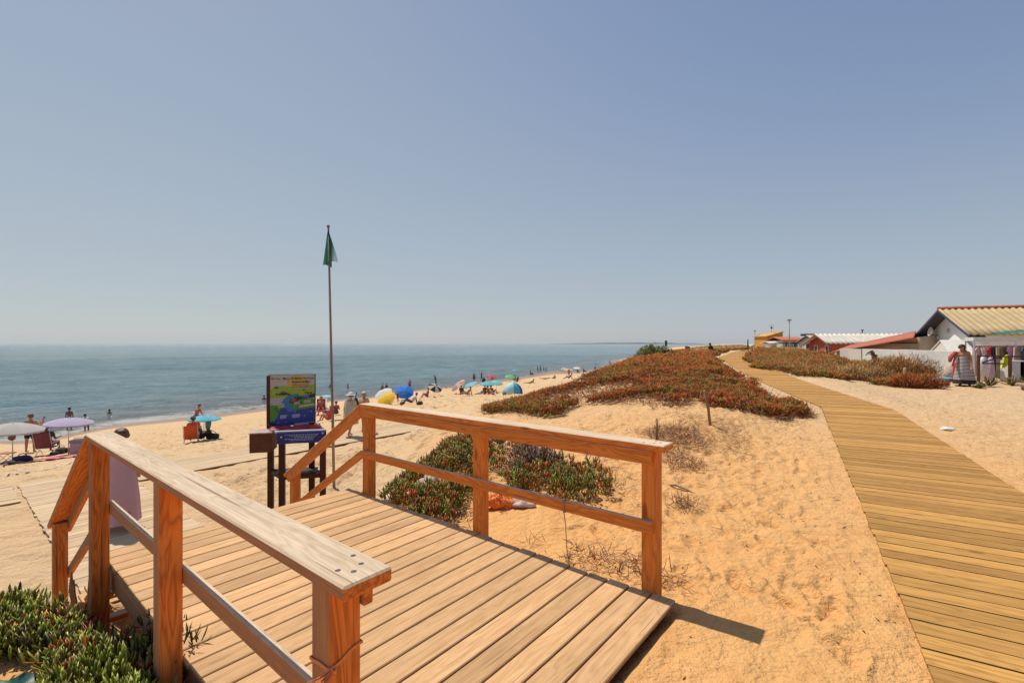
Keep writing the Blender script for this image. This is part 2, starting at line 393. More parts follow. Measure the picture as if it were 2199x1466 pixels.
# ------------------------------------------------------------------ sand
def sand_mat():
    m, nt, p, out = newmat('dune sand')
    pos = nd(nt, 'ShaderNodeNewGeometry').outputs['Position']
    wet = nd(nt, 'ShaderNodeAttribute', attribute_name='wet').outputs['Fac']
    n1 = noise(nt, pos, .35, 5, .6); n2 = noise(nt, pos, 3.0, 5, .65); n3 = noise(nt, pos, 60, 4, .7)
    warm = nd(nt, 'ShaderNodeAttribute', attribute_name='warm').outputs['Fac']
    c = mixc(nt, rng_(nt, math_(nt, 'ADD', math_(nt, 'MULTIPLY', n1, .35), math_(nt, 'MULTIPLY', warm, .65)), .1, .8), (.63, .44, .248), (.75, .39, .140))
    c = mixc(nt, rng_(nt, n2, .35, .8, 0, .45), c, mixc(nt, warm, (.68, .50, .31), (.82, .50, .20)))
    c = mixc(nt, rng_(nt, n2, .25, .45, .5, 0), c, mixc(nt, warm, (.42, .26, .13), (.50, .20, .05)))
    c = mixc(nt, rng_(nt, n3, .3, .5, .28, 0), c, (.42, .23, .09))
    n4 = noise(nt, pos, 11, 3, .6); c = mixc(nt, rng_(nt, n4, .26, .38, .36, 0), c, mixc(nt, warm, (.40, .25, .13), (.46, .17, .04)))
    # dark specks of shell and wood
    vo = nd(nt, 'ShaderNodeTexVoronoi', {'Vector': pos, 'Scale': 14.0}, feature='F1')
    sp = rng_(nt, vo.outputs['Distance'], .05, .09, 1, 0)
    pick = nd(nt, 'ShaderNodeSeparateColor', {0: vo.outputs['Color']}).outputs[0]
    sp = math_(nt, 'MULTIPLY', sp, rng_(nt, pick, .86, .9))
    c = mixc(nt, math_(nt, 'MULTIPLY', sp, .8), c, (.12, .07, .04))
    c = mixc(nt, wet, c, (.30, .20, .13))
    nt.links.new(c, p.inputs['Base Color'])
    nt.links.new(rng_(nt, wet, .3, 1, .92, .35), p.inputs['Roughness'])
    p.inputs['Specular IOR Level'].default_value = .2
    m1 = noise(nt, pos, 9.0, 6, .62); m2 = noise(nt, pos, 2.2, 3, .5); m3 = noise(nt, pos, 120, 3, .7)
    h = math_(nt, 'ADD', math_(nt, 'MULTIPLY', m1, 1.0), math_(nt, 'MULTIPLY', m2, 1.2))
    h = math_(nt, 'ADD', h, math_(nt, 'MULTIPLY', m3, .06))
    nt.links.new(bump(nt, h, 1.0, .085), p.inputs['Normal'])
    return m
def polar(th, rr):
    A, B = np.meshgrid(np.radians(th), rr, indexing='xy'); return B * np.sin(A), B * np.cos(A)
th = np.concatenate([np.arange(-180, -58, 3.0), np.arange(-58, 58, .2), np.arange(58, 180.1, 3.0)])
rr = np.concatenate([[.05, .4, .8, 1.1], np.exp(np.linspace(math.log(1.3), math.log(12), 380)), np.exp(np.linspace(math.log(12.05), math.log(80), 420)),
                     np.exp(np.linspace(math.log(82), math.log(9000), 110))])
TX, TY = polar(th, rr); TZ = ground(TX, TY)
# footprints trodden into the loose sand: an oval dent with a pushed-up rim, cut into the ground itself
def tread(n, x0, x1, y0, y1, seed, amp_=.45, size=1.0):
    r = np.random.default_rng(seed); rad_th = np.radians(th)
    for _ in range(n):
        cx, cy = r.uniform(x0, x1), r.uniform(y0, y1); a0 = r.uniform(-.9, .5) if r.random() < .7 else r.uniform(0, 3.1); d, _z = path_dist(np.array([cx]), np.array([cy])); s_, b_ = sb(cx, cy)
        if d[0] < 1.05 or (-1.9 < s_ < 2.1 and -.2 < b_ < 2.3) or (3 < s_ < 11 and -.5 < b_ < 2.4) or (8.4 < s_ < 11 and -6 < b_ < 10.5): continue
        R0 = math.hypot(cx, cy); A0 = math.atan2(cx, cy); w_ = .30 * size
        i0, i1 = np.searchsorted(rr, [R0 - w_, R0 + w_]); j0, j1 = np.searchsorted(rad_th, [A0 - w_ / R0, A0 + w_ / R0])
        X = TX[i0:i1, j0:j1] - cx; Y = TY[i0:i1, j0:j1] - cy; c, s = math.cos(a0), math.sin(a0); k = r.uniform(.8, 1.25) * size
        p = (X * s + Y * c) / (.135 * k); q = (X * c - Y * s) / (.058 * k); e = np.sqrt(p * p + q * q) + .25 * fbm(TX[i0:i1, j0:j1], TY[i0:i1, j0:j1], .12, 2, 5)
        TZ[i0:i1, j0:j1] += amp_ * r.uniform(.5, 1.2) * (-.030 * (1 - smooth01((e - .55) / .5)) + .014 * np.exp(-((e - 1.25) / .22) ** 2))
tread(1300, .6, 6.5, 3.1, 10.5, 1, .62); tread(260, 1.7, 3.4, 1.7, 3.2, 7, .6); tread(700, 5, 16, 3, 16, 2, .7); tread(1300, -9, -2.2, 3.6, 14, 3, .9); tread(1800, -24, 0, 9, 34, 4, 2.2, 2.2); tread(1500, -10, 14, 30, 75, 5, 4.0, 4.5)
WET = smooth01((SEA + .34 + .10 * fbm(TX, TY, 6, 2, 3) - TZ) / .16)
WARM = smooth01((18 - np.hypot(TX, TY)) / 15) * smooth01((TZ + .9) / .6)
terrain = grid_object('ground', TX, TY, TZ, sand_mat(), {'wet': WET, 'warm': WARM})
tag(terrain, 'rippled golden beach sand running from the boardwalk down to the sea', None, None, 'structure')

# ------------------------------------------------------------------ sea
def sea_mat():
    m, nt, p, out = newmat('sea water')
    pos = nd(nt, 'ShaderNodeNewGeometry').outputs['Position']
    dep = nd(nt, 'ShaderNodeAttribute', attribute_name='depth').outputs['Fac']
    dist = nd(nt, 'ShaderNodeVectorMath', {0: pos}, operation='LENGTH').outputs['Value']
    pp = nd(nt, 'ShaderNodeVectorRotate', {'Vector': pos, 'Angle': R(-20)}, rotation_type='Z_AXIS').outputs[0]
    st = vscale(nt, pp, (.42, 1.0, 1.0))
    b1 = noise(nt, st, .30, 7, .64); b2 = noise(nt, st, 2.4, 4, .6); b3 = noise(nt, vscale(nt, pp, (.3, 1, 1)), .05, 5, .6)
    far_ = noise(nt, vscale(nt, pp, (.12, 1, 1)), .006, 4, .6)
    c = mixc(nt, rng_(nt, dep, .0, 1.3), (.28, .24, .21), (.24, .37, .395))
    c = mixc(nt, rng_(nt, dep, 1.1, 3.2), c, (.21, .35, .38))
    c = mixc(nt, rng_(nt, b3, .35, .65, 0, .5), c, (.13, .24, .27))
    c = mixc(nt, rng_(nt, far_, .4, .6, 0, .5), c, (.10, .20, .23))
    # foam
    fo = noise(nt, pos, 1.3, 7, .72); fo2 = noise(nt, pos, .22, 3, .5)
    fa = nd(nt, 'ShaderNodeAttribute', attribute_name='foam').outputs['Fac']
    fm = rng_(nt, math_(nt, 'ADD', math_(nt, 'MULTIPLY', fa, .62), math_(nt, 'ADD', fo, math_(nt, 'MULTIPLY', math_(nt, 'SUBTRACT', fo2, .5), .7))), .92, 1.16)
    fm = math_(nt, 'MULTIPLY', fm, .75)
    c = mixc(nt, fm, c, (.74, .68, .60))
    nt.links.new(c, p.inputs['Base Color'])
    nt.links.new(mixc(nt, fm, (.10,) * 3, (.8,) * 3), p.inputs['Roughness'])
    p.inputs['IOR'].default_value = 1.33; p.inputs['Specular IOR Level'].default_value = .5
    h = math_(nt, 'ADD', math_(nt, 'MULTIPLY', b1, 1.0), math_(nt, 'MULTIPLY', b2, .4))
    nt.links.new(bump(nt, h, 1.0, 2.2), p.inputs['Normal'])
    return m
th = np.arange(-80, 42, .28)
rr = np.concatenate([np.exp(np.linspace(math.log(14), math.log(260), 950)), np.exp(np.linspace(math.log(262), math.log(14000), 90))])
SX, SY = polar(th, rr); SR = np.hypot(SX, SY)
BZ = base_h(SX, SY)
dep = SEA - BZ
ca, sa = math.cos(R(20)), math.sin(R(20)); QX = SX * ca + SY * sa; QY = -SX * sa + SY * ca
wv = .62 * fbm(QX * .45, QY, 3.6, 3, 21) + .22 * fbm(QX * .35, QY, 9.0, 2, 25)
wv = wv * smooth01((dep + .05) / .7) * smooth01((900 - SR) / 500)
lip = np.exp(-((dep - .55 - .25 * fbm(SX, SY, 12, 2, 30)) / .16) ** 2) * (.5 + fbm(SX, SY, 9, 2, 31))
wv = wv + .16 * lip
FL = smooth01((-21 - SX) / 5); foam = (np.exp(-((dep - .06) / .30) ** 2) * 1.0 + .45 * np.clip(lip, 0, 1) + .42 * np.exp(-((dep - 1.0 - .4 * fbm(SX, SY, 9, 2, 33)) / .12) ** 2) * smooth01((-24 - SX) / 5)) * (.22 + .78 * FL)
sea = grid_object('sea', SX, SY, SEA + wv, sea_mat(), {'depth': dep, 'foam': foam})
tag(sea, 'calm grey-green sea with small ripples reaching the horizon', None, None, 'structure')
# ------------------------------------------------------------------ wood
BLD = (-float(DB.x), -float(DB.y), 0.0)
M_rail = wood('rail pine', (.76, .26, .050), (.50, .145, .026), (.66, .52, .37), (.50, .37, .24), ring=.55)
M_railg = wood('weathered side-shaded rail pine', (.78, .245, .045), (.47, .12, .020), (.66, .52, .37), (.50, .37, .24), ring=.6, bleach_shade_dir=BLD, bl=.8, bcol=(.38, .22, .125))  # one side weathered grey-brown, its shade mixed into the colour
M_deck = wood('deck boards', (.40, .25, .13), (.30, .17, .08), (.66, .41, .205), (.52, .30, .13), ring=.35, knots=.35)
M_path = wood('boardwalk planks', (.36, .22, .07), (.27, .15, .045), (.58, .315, .085), (.37, .185, .048), ring=.4, rvar=.6)
M_bpath = wood('beach walkway planks', (.40, .27, .15), (.30, .18, .09), (.60, .44, .27), (.55, .39, .23), ring=.3)
M_dark = wood('dark stained wood', (.085, .022, .012), (.05, .012, .008), (.10, .035, .02), (.06, .02, .012), ring=.4, rough=.5)
M_box = wood('brown box wood', (.15, .055, .025), (.09, .03, .015), (.30, .16, .10), (.2, .1, .06), ring=.4)
M_iron = plain((.07, .05, .04), .6, .3, 30, .3)

# deck frame: local x runs seaward along the rails, local y to the camera side across the boards
DROT = math.atan2(DA.y, DA.x)
def deck_empty(name, label, cat, group=None): return empty(name, (PLX.x, PLX.y, 0), DROT, label, cat, group)
def P(s_, b_, z): return (s_, -b_, z)
deck = deck_empty('wooden_platform', 'sunlit platform of bleached grooved boards between the two wooden railings, stairs at its far end', 'platform')
mb = MB(); s0 = -1.712; k = 0; S_END = 1.94
while s0 < S_END - .05:
    w_ = .1415; j = random.uniform(-.006, .006); e0 = -.004 + random.uniform(-.012, .008); e1 = 2.10 + random.uniform(-.010, .012)
    if k == 0: e0, e1 = -.02, 2.115
    mb.board(P(s0 + w_ / 2, e0, -.014 + random.uniform(-.0015, .0015)), P(s0 + w_ / 2, e1, -.014 + random.uniform(-.0015, .0015)), w_, .028, ch=.005)
    s0 += .1521; k += 1
mb.build('deck_boards', M_deck, deck)
for b_ in (.03, 1.05, 2.07):
    m2 = MB(); m2.board(P(-1.66, b_, -.115), P(1.90, b_, -.115), .045, .165); m2.build('joist', M_dark if b_ == 1.05 else M_railg, deck)
m2 = MB(); m2.board(P(1.67, -.09, -.40), P(1.67, .10, -.40), .09, .035); m2.build('bracket', M_railg, deck)
# stairs
for i in range(6):
    m2 = MB(); m2.board(P(2.08 + i * .265, .02, -.19 - i * .17), P(2.08 + i * .265, 2.08, -.19 - i * .17), .26, .03); m2.build('step', M_deck, deck)
for b_ in (.06, 2.04):
    m2 = MB(); m2.board(P(1.93, b_, -.22), P(3.55, b_, -1.22), .045, .20, up=(.5, 0, .85)); m2.build('stringer', M_rail, deck)

RAIL_SL = -.61
def railing(side, label, M):
    """side = -1: camera-left rail (posts outside b=0), +1: right rail (posts outside b=2.10)"""
    r = deck_empty('wooden_railing', label, 'railing', 'wooden railings of the platform')
    E = 0.0 if side < 0 else 2.10
    sg = -1 if side < 0 else 1
    pc = E + sg * (.068 if side < 0 else .052)          # post centre line
    inner = pc - sg * .05                               # deck side of the posts
    starts = (-1.555, .015, 1.575) if side < 0 else (-1.592, -.068, 1.569)
    for i, st in enumerate(starts):
        zb = [-.95, -.95, -1.2][i] if side < 0 else [-.45, -.75, -1.2][i]
        m = MB(); M0 = Matrix(((0, 0, 1, 0), (0, 1, 0, 0), (-1, 0, 0, 0), (0, 0, 0, 1)))
        MM = T(st + .05, -pc, .915) @ Matrix(((0, 0, 1, 0), (0, 1, 0, 0), (-1, 0, 0, 0), (0, 0, 0, 1)))
        m.box((0, -.05, -.05), (.915 - zb, .05, .05), MM, ch=.005); m.build('post', M, r)
    st = 3.21; m = MB(); zt = .955 + RAIL_SL * (st + .05 - 1.67) - .05
    MM = T(st + .05, -pc, zt) @ Matrix(((0, 0, 1, 0), (0, 1, 0, 0), (-1, 0, 0, 0), (0, 0, 0, 1)))
    m.box((0, -.05, -.05), (zt + 1.65, .05, .05), MM, ch=.005); m.build('post', M, r)
    s_a = -1.66; s_b = 1.665
    cw = .155; cc = (inner - sg * .04 + inner - sg * .04 + sg * cw) / 2
    if side > 0: cc = inner - .035 + .0775
    else: cc = inner + .035 - .0775
    # cap, beam below it, middle rail
    m = MB(); m.board(P(s_a, cc, .94), P(s_b, cc, .94), cw, .042, ch=.006)
    cap = m.build('top_rail', M, r)
    for ds, db_ in ((.085, -.03), (.10, .035), (.15, -.045), (.06, .01)):
        m = MB(); m.lathe([(0.0, .9616), (.0065, .9616), (.0085, .9612)], (s_a + ds, -(cc + db_ * sg), 0), 10); m.build('screw', M_iron, cap)
    bm_ = inner - sg * .016
    m = MB(); m.board(P(s_a + .09, bm_, .872), P(s_b, bm_, .872), .032, .088, ch=.003); m.build('rail_beam', M, r)
    m = MB(); m.board(P(s_a + .085, bm_, .425), P(s_b - .02, bm_, .425), .032, .078, ch=.003); m.build('middle_rail', M, r)
    # sloping stair rail
    e = 3.40
    up = Vector((-RAIL_SL, 0, 1)).normalized()
    m = MB(); m.board(P(s_b, cc, .94), P(e, cc, .94 + RAIL_SL * (e - s_b)), cw, .042, up=up, ch=.006); m.build('sloping_rail', M, r)
    m = MB(); m.board(P(s_b + .0, bm_, .868), P(e - .08, bm_, .868 + RAIL_SL * (e - .08 - s_b)), .032, .088, up=up, ch=.003); m.build('sloping_beam', M, r)
    m = MB(); m.board(P(s_b - .02, bm_, .425), P(3.30, bm_, .425 + RAIL_SL * (3.30 - s_b)), .032, .078, up=up, ch=.003); m.build('sloping_middle_rail', M, r)
    return r
rail_l = railing(-1, 'thick railing close to the camera with an orange twine tied round its nearest post', M_railg)
rail_r = railing(1, 'orange-brown railing on the dune side of the platform with a thin wire hanging from it', M_rail)

# twine round the near post, with a frayed end
tw = MB(); M_tw = plain((.80, .30, .10), .8, .15, 200)
pc = -.068; s_p = -1.505; z0 = .70
ring = []
for i in range(41):
    a = 2 * PI * i / 40; q = .0535; c_, s_ = math.cos(a), math.sin(a); k_ = 1 / max(abs(c_), abs(s_))
    ring.append(P(s_p + q * c_ * k_ * (1 if k_ < 1.38 else .985), pc + q * s_ * k_ * (1 if k_ < 1.38 else .985), z0 - .006 * c_ + .016 * s_ + .004 * math.sin(3 * a)))
tw.tube(ring, .0028, 6); tw.tube([(x, y, z + .004) for x, y, z in ring], .0024, 6)
kn = Vector(P(s_p - .056, pc - .045, z0 - .012))
for i in range(9):
    tw.tube([kn + Vector((random.uniform(-.012, .012), random.uniform(-.012, .012), random.uniform(-.012, .012))) for _ in range(4)], .0025, 5)
for i in range(60):
    p = kn.copy(); pts = [p.copy()]; d = Vector((random.uniform(-.6, .0), .75 + random.uniform(-.15, .3), random.uniform(-.45, .12)))
    Lr = random.uniform(.04, .10)
    for k in range(5):
        p = p + d.normalized() * Lr / 4 + Vector((random.uniform(-1, 1), random.uniform(-1, 1), random.uniform(-1, 1))) * .0035; pts.append(p.copy())
    tw.tube(pts, [.0012, .0011, .001, .0009, .0006], 4)
tw.tube([kn, kn + Vector((.0, .05, -.012)), kn + Vector((.02, .11, -.05)), kn + Vector((.01, .16, -.055))], .0028, 6)
o = tw.build('twine', M_tw); o.location = (PLX.x, PLX.y, 0); o.rotation_euler = (0, 0, DROT)
tag(o, 'orange frayed twine knotted round the nearest railing post', 'twine')
# wire tied to the right middle rail
wr = MB(); M_wire = plain((.33, .24, .18), .8, .2, 60)
sx = -.92; bi = 2.10 + .052 - .05 - .034
loop = [P(sx, bi - .004, .38), P(sx, bi - .006, .47), P(sx, bi + .02, .472), P(sx, bi + .038, .46), P(sx, bi + .038, .384), P(sx, bi + .02, .378), P(sx, bi - .004, .382)]
wr.tube(loop, .0035, 6); wr.tube([(x + .006, y, z) for x, y, z in loop], .003, 6)
wr.tube([P(sx, bi - .004, .38), P(sx - .012, bi - .002, .30), P(sx - .02, bi + .0, .15), P(sx - .028, bi + .01, .03), P(sx - .035, bi + .035, -.03)], .0035, 6)
o = wr.build('wire', M_wire); o.location = (PLX.x, PLX.y, 0); o.rotation_euler = (0, 0, DROT)
tag(o, 'thin wire looped over the middle rail and hanging to the platform edge', 'wire')
# broken stakes at the foot of the far left post
for i, (u, v, D, h, tl, lb) in enumerate(((172, 1300, 3.55, .22, -.12, 'splintered pale stake leaning left by the far post of the near railing'), (190, 1310, 3.5, .34, .04, 'taller splintered stake standing upright against the far post of the near railing'))):
    p = at(u, v, D); g = gz(p.x, p.y); m = MB()
    m.board((0, 0, g - .1 - p.z), (tl * .5, 0, h * .45), .045, .014, up=(0, 1, 0)); m.prism([(-.022, 0), (.022, 0), (.012, .10), (.004, .06), (-.004, .16), (-.016, .07)], .014, T(tl * .5, .007, h * .45 - .002) @ Matrix.Rotation(R(90), 4, 'X'))
    o = m.build('wooden_stake', M_bpath); o.location = p; tag(o, lb, 'stake', 'splintered stakes')

# ------------------------------------------------------------------ boardwalk along the dune
mb = MB(); run = 0
for i in range(len(LE) - 1):
    a0, a1, b0, b1 = (Vector(q) for q in (LE[i], LE[i + 1], RE[i], RE[i + 1]))
    L = ((a1 + b1) / 2 - (a0 + b0) / 2).length; pitch = .153 if L < 40 else .3; n = max(1, round(L / pitch)); gp = .011 if i < 4 else .0
    for k in range(n):
        t0, t1 = k / n, (k + 1) / n - gp / L; q = random.uniform(-.0015, .0015)
        ea, eb = random.uniform(-.006, .012), random.uniform(-.006, .012)
        A0, A1, B0, B1 = a0.lerp(a1, t0), a0.lerp(a1, t1), b0.lerp(b1, t0), b0.lerp(b1, t1)
        d = (B0 - A0).normalized(); A0 = A0 - d * ea; A1 = A1 - d * ea; B0 = B0 + d * eb; B1 = B1 + d * eb
        V = [A0, B0, B1, A1]; q1, q2 = q + random.uniform(-.0015, .0015), q; V = [V[0] + Vector((0, 0, q1)), V[1] + Vector((0, 0, q1)), V[2] + Vector((0, 0, q2)), V[3] + Vector((0, 0, q2))]
        Lb = (B0 - A0).length; W = (A1 - A0).length
        low = [x - Vector((0, 0, .03)) for x in V]
        wc = [(0, 0, 0), (Lb, 0, 0), (Lb, W, 0), (0, W, 0)] * 2
        wv_ = random.uniform(0, 9)
        mb.add(V + low, [[0, 1, 2, 3], [0, 4, 5, 1], [2, 6, 7, 3], [1, 5, 6, 2], [3, 7, 4, 0]], wc=wc)
    if i < 5:
        for A, B, s_ in ((a0, a1, 1), (b0, b1, -1)):
            d = Vector(b0 - a0).normalized() * .07 * s_
            mb.board(A + d - Vector((0, 0, .085)), B + d - Vector((0, 0, .085)), .05, .10)
path = mb.build('path', M_path)
tag(path, 'long boardwalk of worn yellow-brown planks curving away along the dune', None, None, 'structure')

# ------------------------------------------------------------------ walkway on the beach
def beach_walk(name, s0, s1, b0, b1, label, zoff=0.0):
    m = MB(); s_ = s0
    while s_ < s1:
        e0, e1 = b0 + random.uniform(-.015, .015), b1 + random.uniform(-.015, .015); t = random.uniform(-.002, .002)
        z = BW + zoff + t
        m.board((s_ + .06, -e0, z), (s_ + .06, -e1, z + random.uniform(-.003, .003)), .129, .028, ch=.003); s_ += .134
    for e in (b0 + .06, b1 - .06): m.board((s0, -e, BW + zoff - .06), (s1, -e, BW + zoff - .06), .07, .09)
    o = m.build(name, M_bpath); o.location = (PLX.x, PLX.y, 0); o.rotation_euler = (0, 0, DROT)
    return tag(o, label, None, None, 'structure')
beach_walk('path', 3.55, 10.4, .22, 1.75, 'plank walkway leading from the foot of the stairs across the sand')
beach_walk('path', 9.02, 10.38, -5.5, .15, 'sand-strewn plank walkway crossing the beach towards the towels')
beach_walk('path', 9.02, 10.38, 1.82, 9.8, 'plank walkway crossing the beach behind the information board')

# ------------------------------------------------------------------ flagpole
g = on_ground(718, 1052)[0]; D = 9.1; base = at(718, 1050, D); base.z = gz(base.x, base.y)
top = at(705, 487, D)
fl = empty('flagpole', base, 0, 'tall thin bare wooden flagpole standing beside the information board', 'flagpole')
m = MB(); h = top.z - base.z; dx = top.x - base.x
m.tube([(0, 0, -.3), (dx * .3, 0, h * .3), (dx * .75, 0, h * .75), (dx, 0, h)], [.028, .026, .021, .018], 10); m.build('pole', plain((.28, .20, .16), .55, .25, 5), fl)
m = MB(); m.lathe([(0, .045), (.016, .04), (.03, .012), (.03, -.012), (.012, -.025)], (dx, 0, h), 12); m.build('finial', plain((.22, .17, .12), .6), fl)
m = MB(); m.tube([(dx * .86 + .02, -.03, h * .86), (dx * .86 + .045, -.02, h * .86 - .02), (dx * .86 + .01, -.02, h * .86 - .03)], .006, 6)
m.tube([(dx + .02, -.02, h - .03), (dx * .9 + .028, -.02, h * .9), (dx * .5 + .026, -.025, h * .5), (dx * .25 + .03, -.026, h * .25)], .002, 4); m.build('halyard', plain((.2, .17, .14), .7), fl)
fz = base.z
# flag: hangs from the top, gathered, draping folds
V = []; F = []; nu, nv = 26, 20; hh = .66
for j in range(nv + 1):
    t = j / nv
    for i in range(nu + 1):
        s_ = i / nu; wd = (.02 + .25 * t ** .9) * (1.0 if t < .9 else 1 - (t - .9) * 1.5)
        x = -.30 * wd + s_ * wd * 1.0; y = -.022 - .07 * t * math.sin(s_ * 3.0 * PI + .6) * (.4 + t)
        z = -.03 - hh * t + .10 * (s_ - .45) * t + .03 * math.sin(s_ * 9) * t
        V.append((x, y, z))
for j in range(nv):
    for i in range(nu): F.append([j * (nu + 1) + i, j * (nu + 1) + i + 1, (j + 1) * (nu + 1) + i + 1, (j + 1) * (nu + 1) + i])
m = MB(); m.add(V, F, smooth=True)
M_flag = newmat('green flag cloth')
mt, nt, p, out = M_flag; tc = nd(nt, 'ShaderNodeTexCoord').outputs['Object']
xs = nd(nt, 'ShaderNodeSeparateXYZ', {0: tc}).outputs[0]
p.inputs['Base Color'].default_value = (.006, .055, .040, 1); p.inputs['Roughness'].default_value = .7
tl = nd(nt, 'ShaderNodeBsdfTranslucent', {'Color': (.006, .17, .11, 1)}); tr = nd(nt, 'ShaderNodeBsdfTransparent')
mx = nd(nt, 'ShaderNodeMixShader', {0: .45, 1: p.outputs[0], 2: tl.outputs[0]})
al = rng_(nt, math_(nt, 'ABSOLUTE', math_(nt, 'SUBTRACT', xs, .03)), .05, .12, 0, .5)
mx2 = nd(nt, 'ShaderNodeMixShader', {0: al, 1: mx.outputs[0], 2: tr.outputs[0]}); nt.links.new(mx2.outputs[0], out.inputs['Surface'])
o = m.build('flag', mt); o.location = (top.x, top.y, top.z - .06); tag(o, 'drooping thin green flag at the top of the tall flagpole', 'flag')

# ------------------------------------------------------------------ information board
def poly_sheet(m, pts, x0, z0, w_, h_, y, mi): m.add([(x0 + a * w_, y, z0 + b * h_) for a, b in pts], [list(range(len(pts)))], mi=mi)
def text_mesh(txt, size, M, mat, parent, name='lettering', bold=.012):
    c = bpy.data.curves.new(name, 'FONT'); c.body = txt; c.size = size; c.extrude = .0008; c.offset = bold * size
    t = bpy.data.objects.new(name, c); COL.objects.link(t)
    dg = bpy.context.evaluated_depsgraph_get(); me = bpy.data.meshes.new_from_object(t.evaluated_get(dg))
    bpy.data.objects.remove(t); me.materials.clear(); me.materials.append(mat)
    o = bpy.data.objects.new(name, me); COL.objects.link(o); o.parent = parent; o.matrix_local = M; return o
DS = 7.7; sp = at(640, 1085, DS); sgz = gz(sp.x, sp.y)
yaw = R(14)
sg = empty('information_board', (sp.x, sp.y, sgz), yaw, 'beach information board with green and blue river picture above a dark timber table', 'information board')
u_ = DS / FPX                                        # metres per photo pixel at the board
def SX_(u): return (u - 640) * u_ / math.cos(yaw)
def SZ_(v): return EYE - (v - HY) * u_ - sgz
zt_ = SZ_(928)
# legs: front pair, rear pair
for (u, y0, vt) in ((610, -.02, 925), (689, -.02, 925), (578, .34, 915), (660, .34, 915)):
    m = MB(); MM = T(SX_(u), y0 + (.0), SZ_(vt)) @ Matrix(((0, 0, 1, 0), (0, 1, 0, 0), (-1, 0, 0, 0), (0, 0, 0, 1)))
    m.box((0, -.045, -.045), (SZ_(vt) + .3, .045, .045), MM, ch=.004); m.build('leg', M_dark, sg)
zs = SZ_(1022)
m = MB(); m.board((SX_(610), -.02, zs), (SX_(689), -.02, zs), .05, .07); m.build('stretcher', M_dark, sg)
m = MB(); m.board((SX_(578), .34, zs + .02), (SX_(660), .34, zs + .02), .05, .07); m.build('stretcher', M_dark, sg)
m = MB(); m.board((SX_(594), .15, zs + .045), (SX_(674), .15, zs + .045), .36, .02); m.build('shelf', M_dark, sg)
for ua, ub in ((610, 578), (689, 660)):
    m = MB(); m.board((SX_(ua), -.02, zs), (SX_(ub), .34, zs + .02), .04, .07); m.build('stretcher', M_dark, sg)
# table top tray, apron
m = MB(); m.prism([(SX_(600), -.09), (SX_(697), -.09), (SX_(672), .42), (SX_(570), .42)], .03, T(0, 0, zt_ + .01)); m.build('table_top', plain((.45, .40, .36), .5), sg)
M_blue = plain((.006, .02, .16), .35, .25, 8); M_white = plain((.75, .75, .75), .5); M_pale = plain((.35, .45, .7), .5)
ap = MB(); ap.box((SX_(603), -.118, zt_ - .155), (SX_(697), -.088, zt_ + .025), ch=.004); apo = ap.build('apron', M_blue, sg)
ln = MB(); rl = random.Random(4)
for k in range(5):
    x = SX_(618) + .07 * (k % 3)
    while x < SX_(680) - .02 * k:
        w2 = rl.uniform(.012, .04); ln.box((x, -.1206, zt_ - .02 - .022 * k), (x + w2, -.1182, zt_ - .012 - .022 * k)); x += w2 + .009
ln.build('lettering', M_pale, apo)
for x, z in ((SX_(611), zt_ - .045), (SX_(690), zt_ - .005)):
    pts = [(math.cos(PI / 2 + i * PI / 5) * (.018 if i % 2 == 0 else .008), math.sin(PI / 2 + i * PI / 5) * (.018 if i % 2 == 0 else .008)) for i in range(10)]
    st = MB(); st.add([(x + a, -.1195, z + b) for a, b in pts], [list(range(10))]); st.build('star', M_white, apo)
# red fish tray on the table
M_red = plain((.50, .02, .03), .4, .3, 12); M_lp = plain((.62, .45, .55), .5)
rd = MB()
for x, y, a, b in ((SX_(596), .16, .12, .10), (SX_(611), .20, .10, .09), (SX_(637), .15, .13, .11), (SX_(655), .19, .15, .10), (SX_(672), .12, .10, .10)):
    rd.ell((x, y, zt_ + .055), (a, b, .035), lump=.12, seed=int(x * 99), nu=18)
rd.build('red_relief', M_red, sg)
wh = MB()
for i in range(8): wh.board((SX_(583 + i * 2), .02 + .03 * i, zt_ + .05), (SX_(600 + i * 2), .03 + .03 * i, zt_ + .05), .018, .02)
wh.build('pale_relief', M_lp, sg); wh = MB()
for i in range(9): wh.box((SX_(628) + i * .045, .30, zt_ + .04), (SX_(628) + i * .045 + .03, .33, zt_ + .09))
wh.build('pale_relief', M_lp, sg)
# box on the left end
m = MB(); bx0, bx1 = SX_(549), SX_(590); m.box((bx0, -.03, SZ_(967)), (bx1, .36, SZ_(927)), ch=.006); m.build('side_box', M_box, sg)
m = MB(); m.box((bx0 - .01, -.04, SZ_(927)), (bx1 + .01, .37, SZ_(927) + .018), ch=.004)
m.build('box_lid', plain((.42, .28, .24), .6, .3, 12), sg)
# upright picture panel
px0, px1, pz0, pz1 = SX_(572), SX_(666), SZ_(921), SZ_(806); pw, ph = px1 - px0, pz1 - pz0; py = .40
m = MB(); m.box((px0, py, pz0), (px1, py + .05, pz1), ch=.006); pn = m.build('picture_panel', plain((.03, .02, .02), .5), sg)
for x in (px0 - .012, ):
    m = MB(); m.box((x - .02, py - .01, pz0 - .25), (x + .035, py + .07, pz1 - .02), ch=.004); m.build('panel_post', M_dark, sg)
cols = [(.40, .38, .37), (.46, .33, .10), (.24, .36, .03), (.05, .24, .02), (.01, .04, .26), (.02, .16, .38), (.34, .34, .38), (.01, .02, .03), (.03, .07, .02), (.40, .42, .20), (.45, .40, .30), (.10, .12, .42), (.40, .05, .05), (.38, .42, .55)]
mats = [plain(c, .4, .1, 14) for c in cols]
pic = MB(); Y = py - .0015
def L_(pts, mi, lay): poly_sheet(pic, pts, px0 + .012, pz0 + .01, pw - .024, ph - .02, Y - lay * .0012, mi)
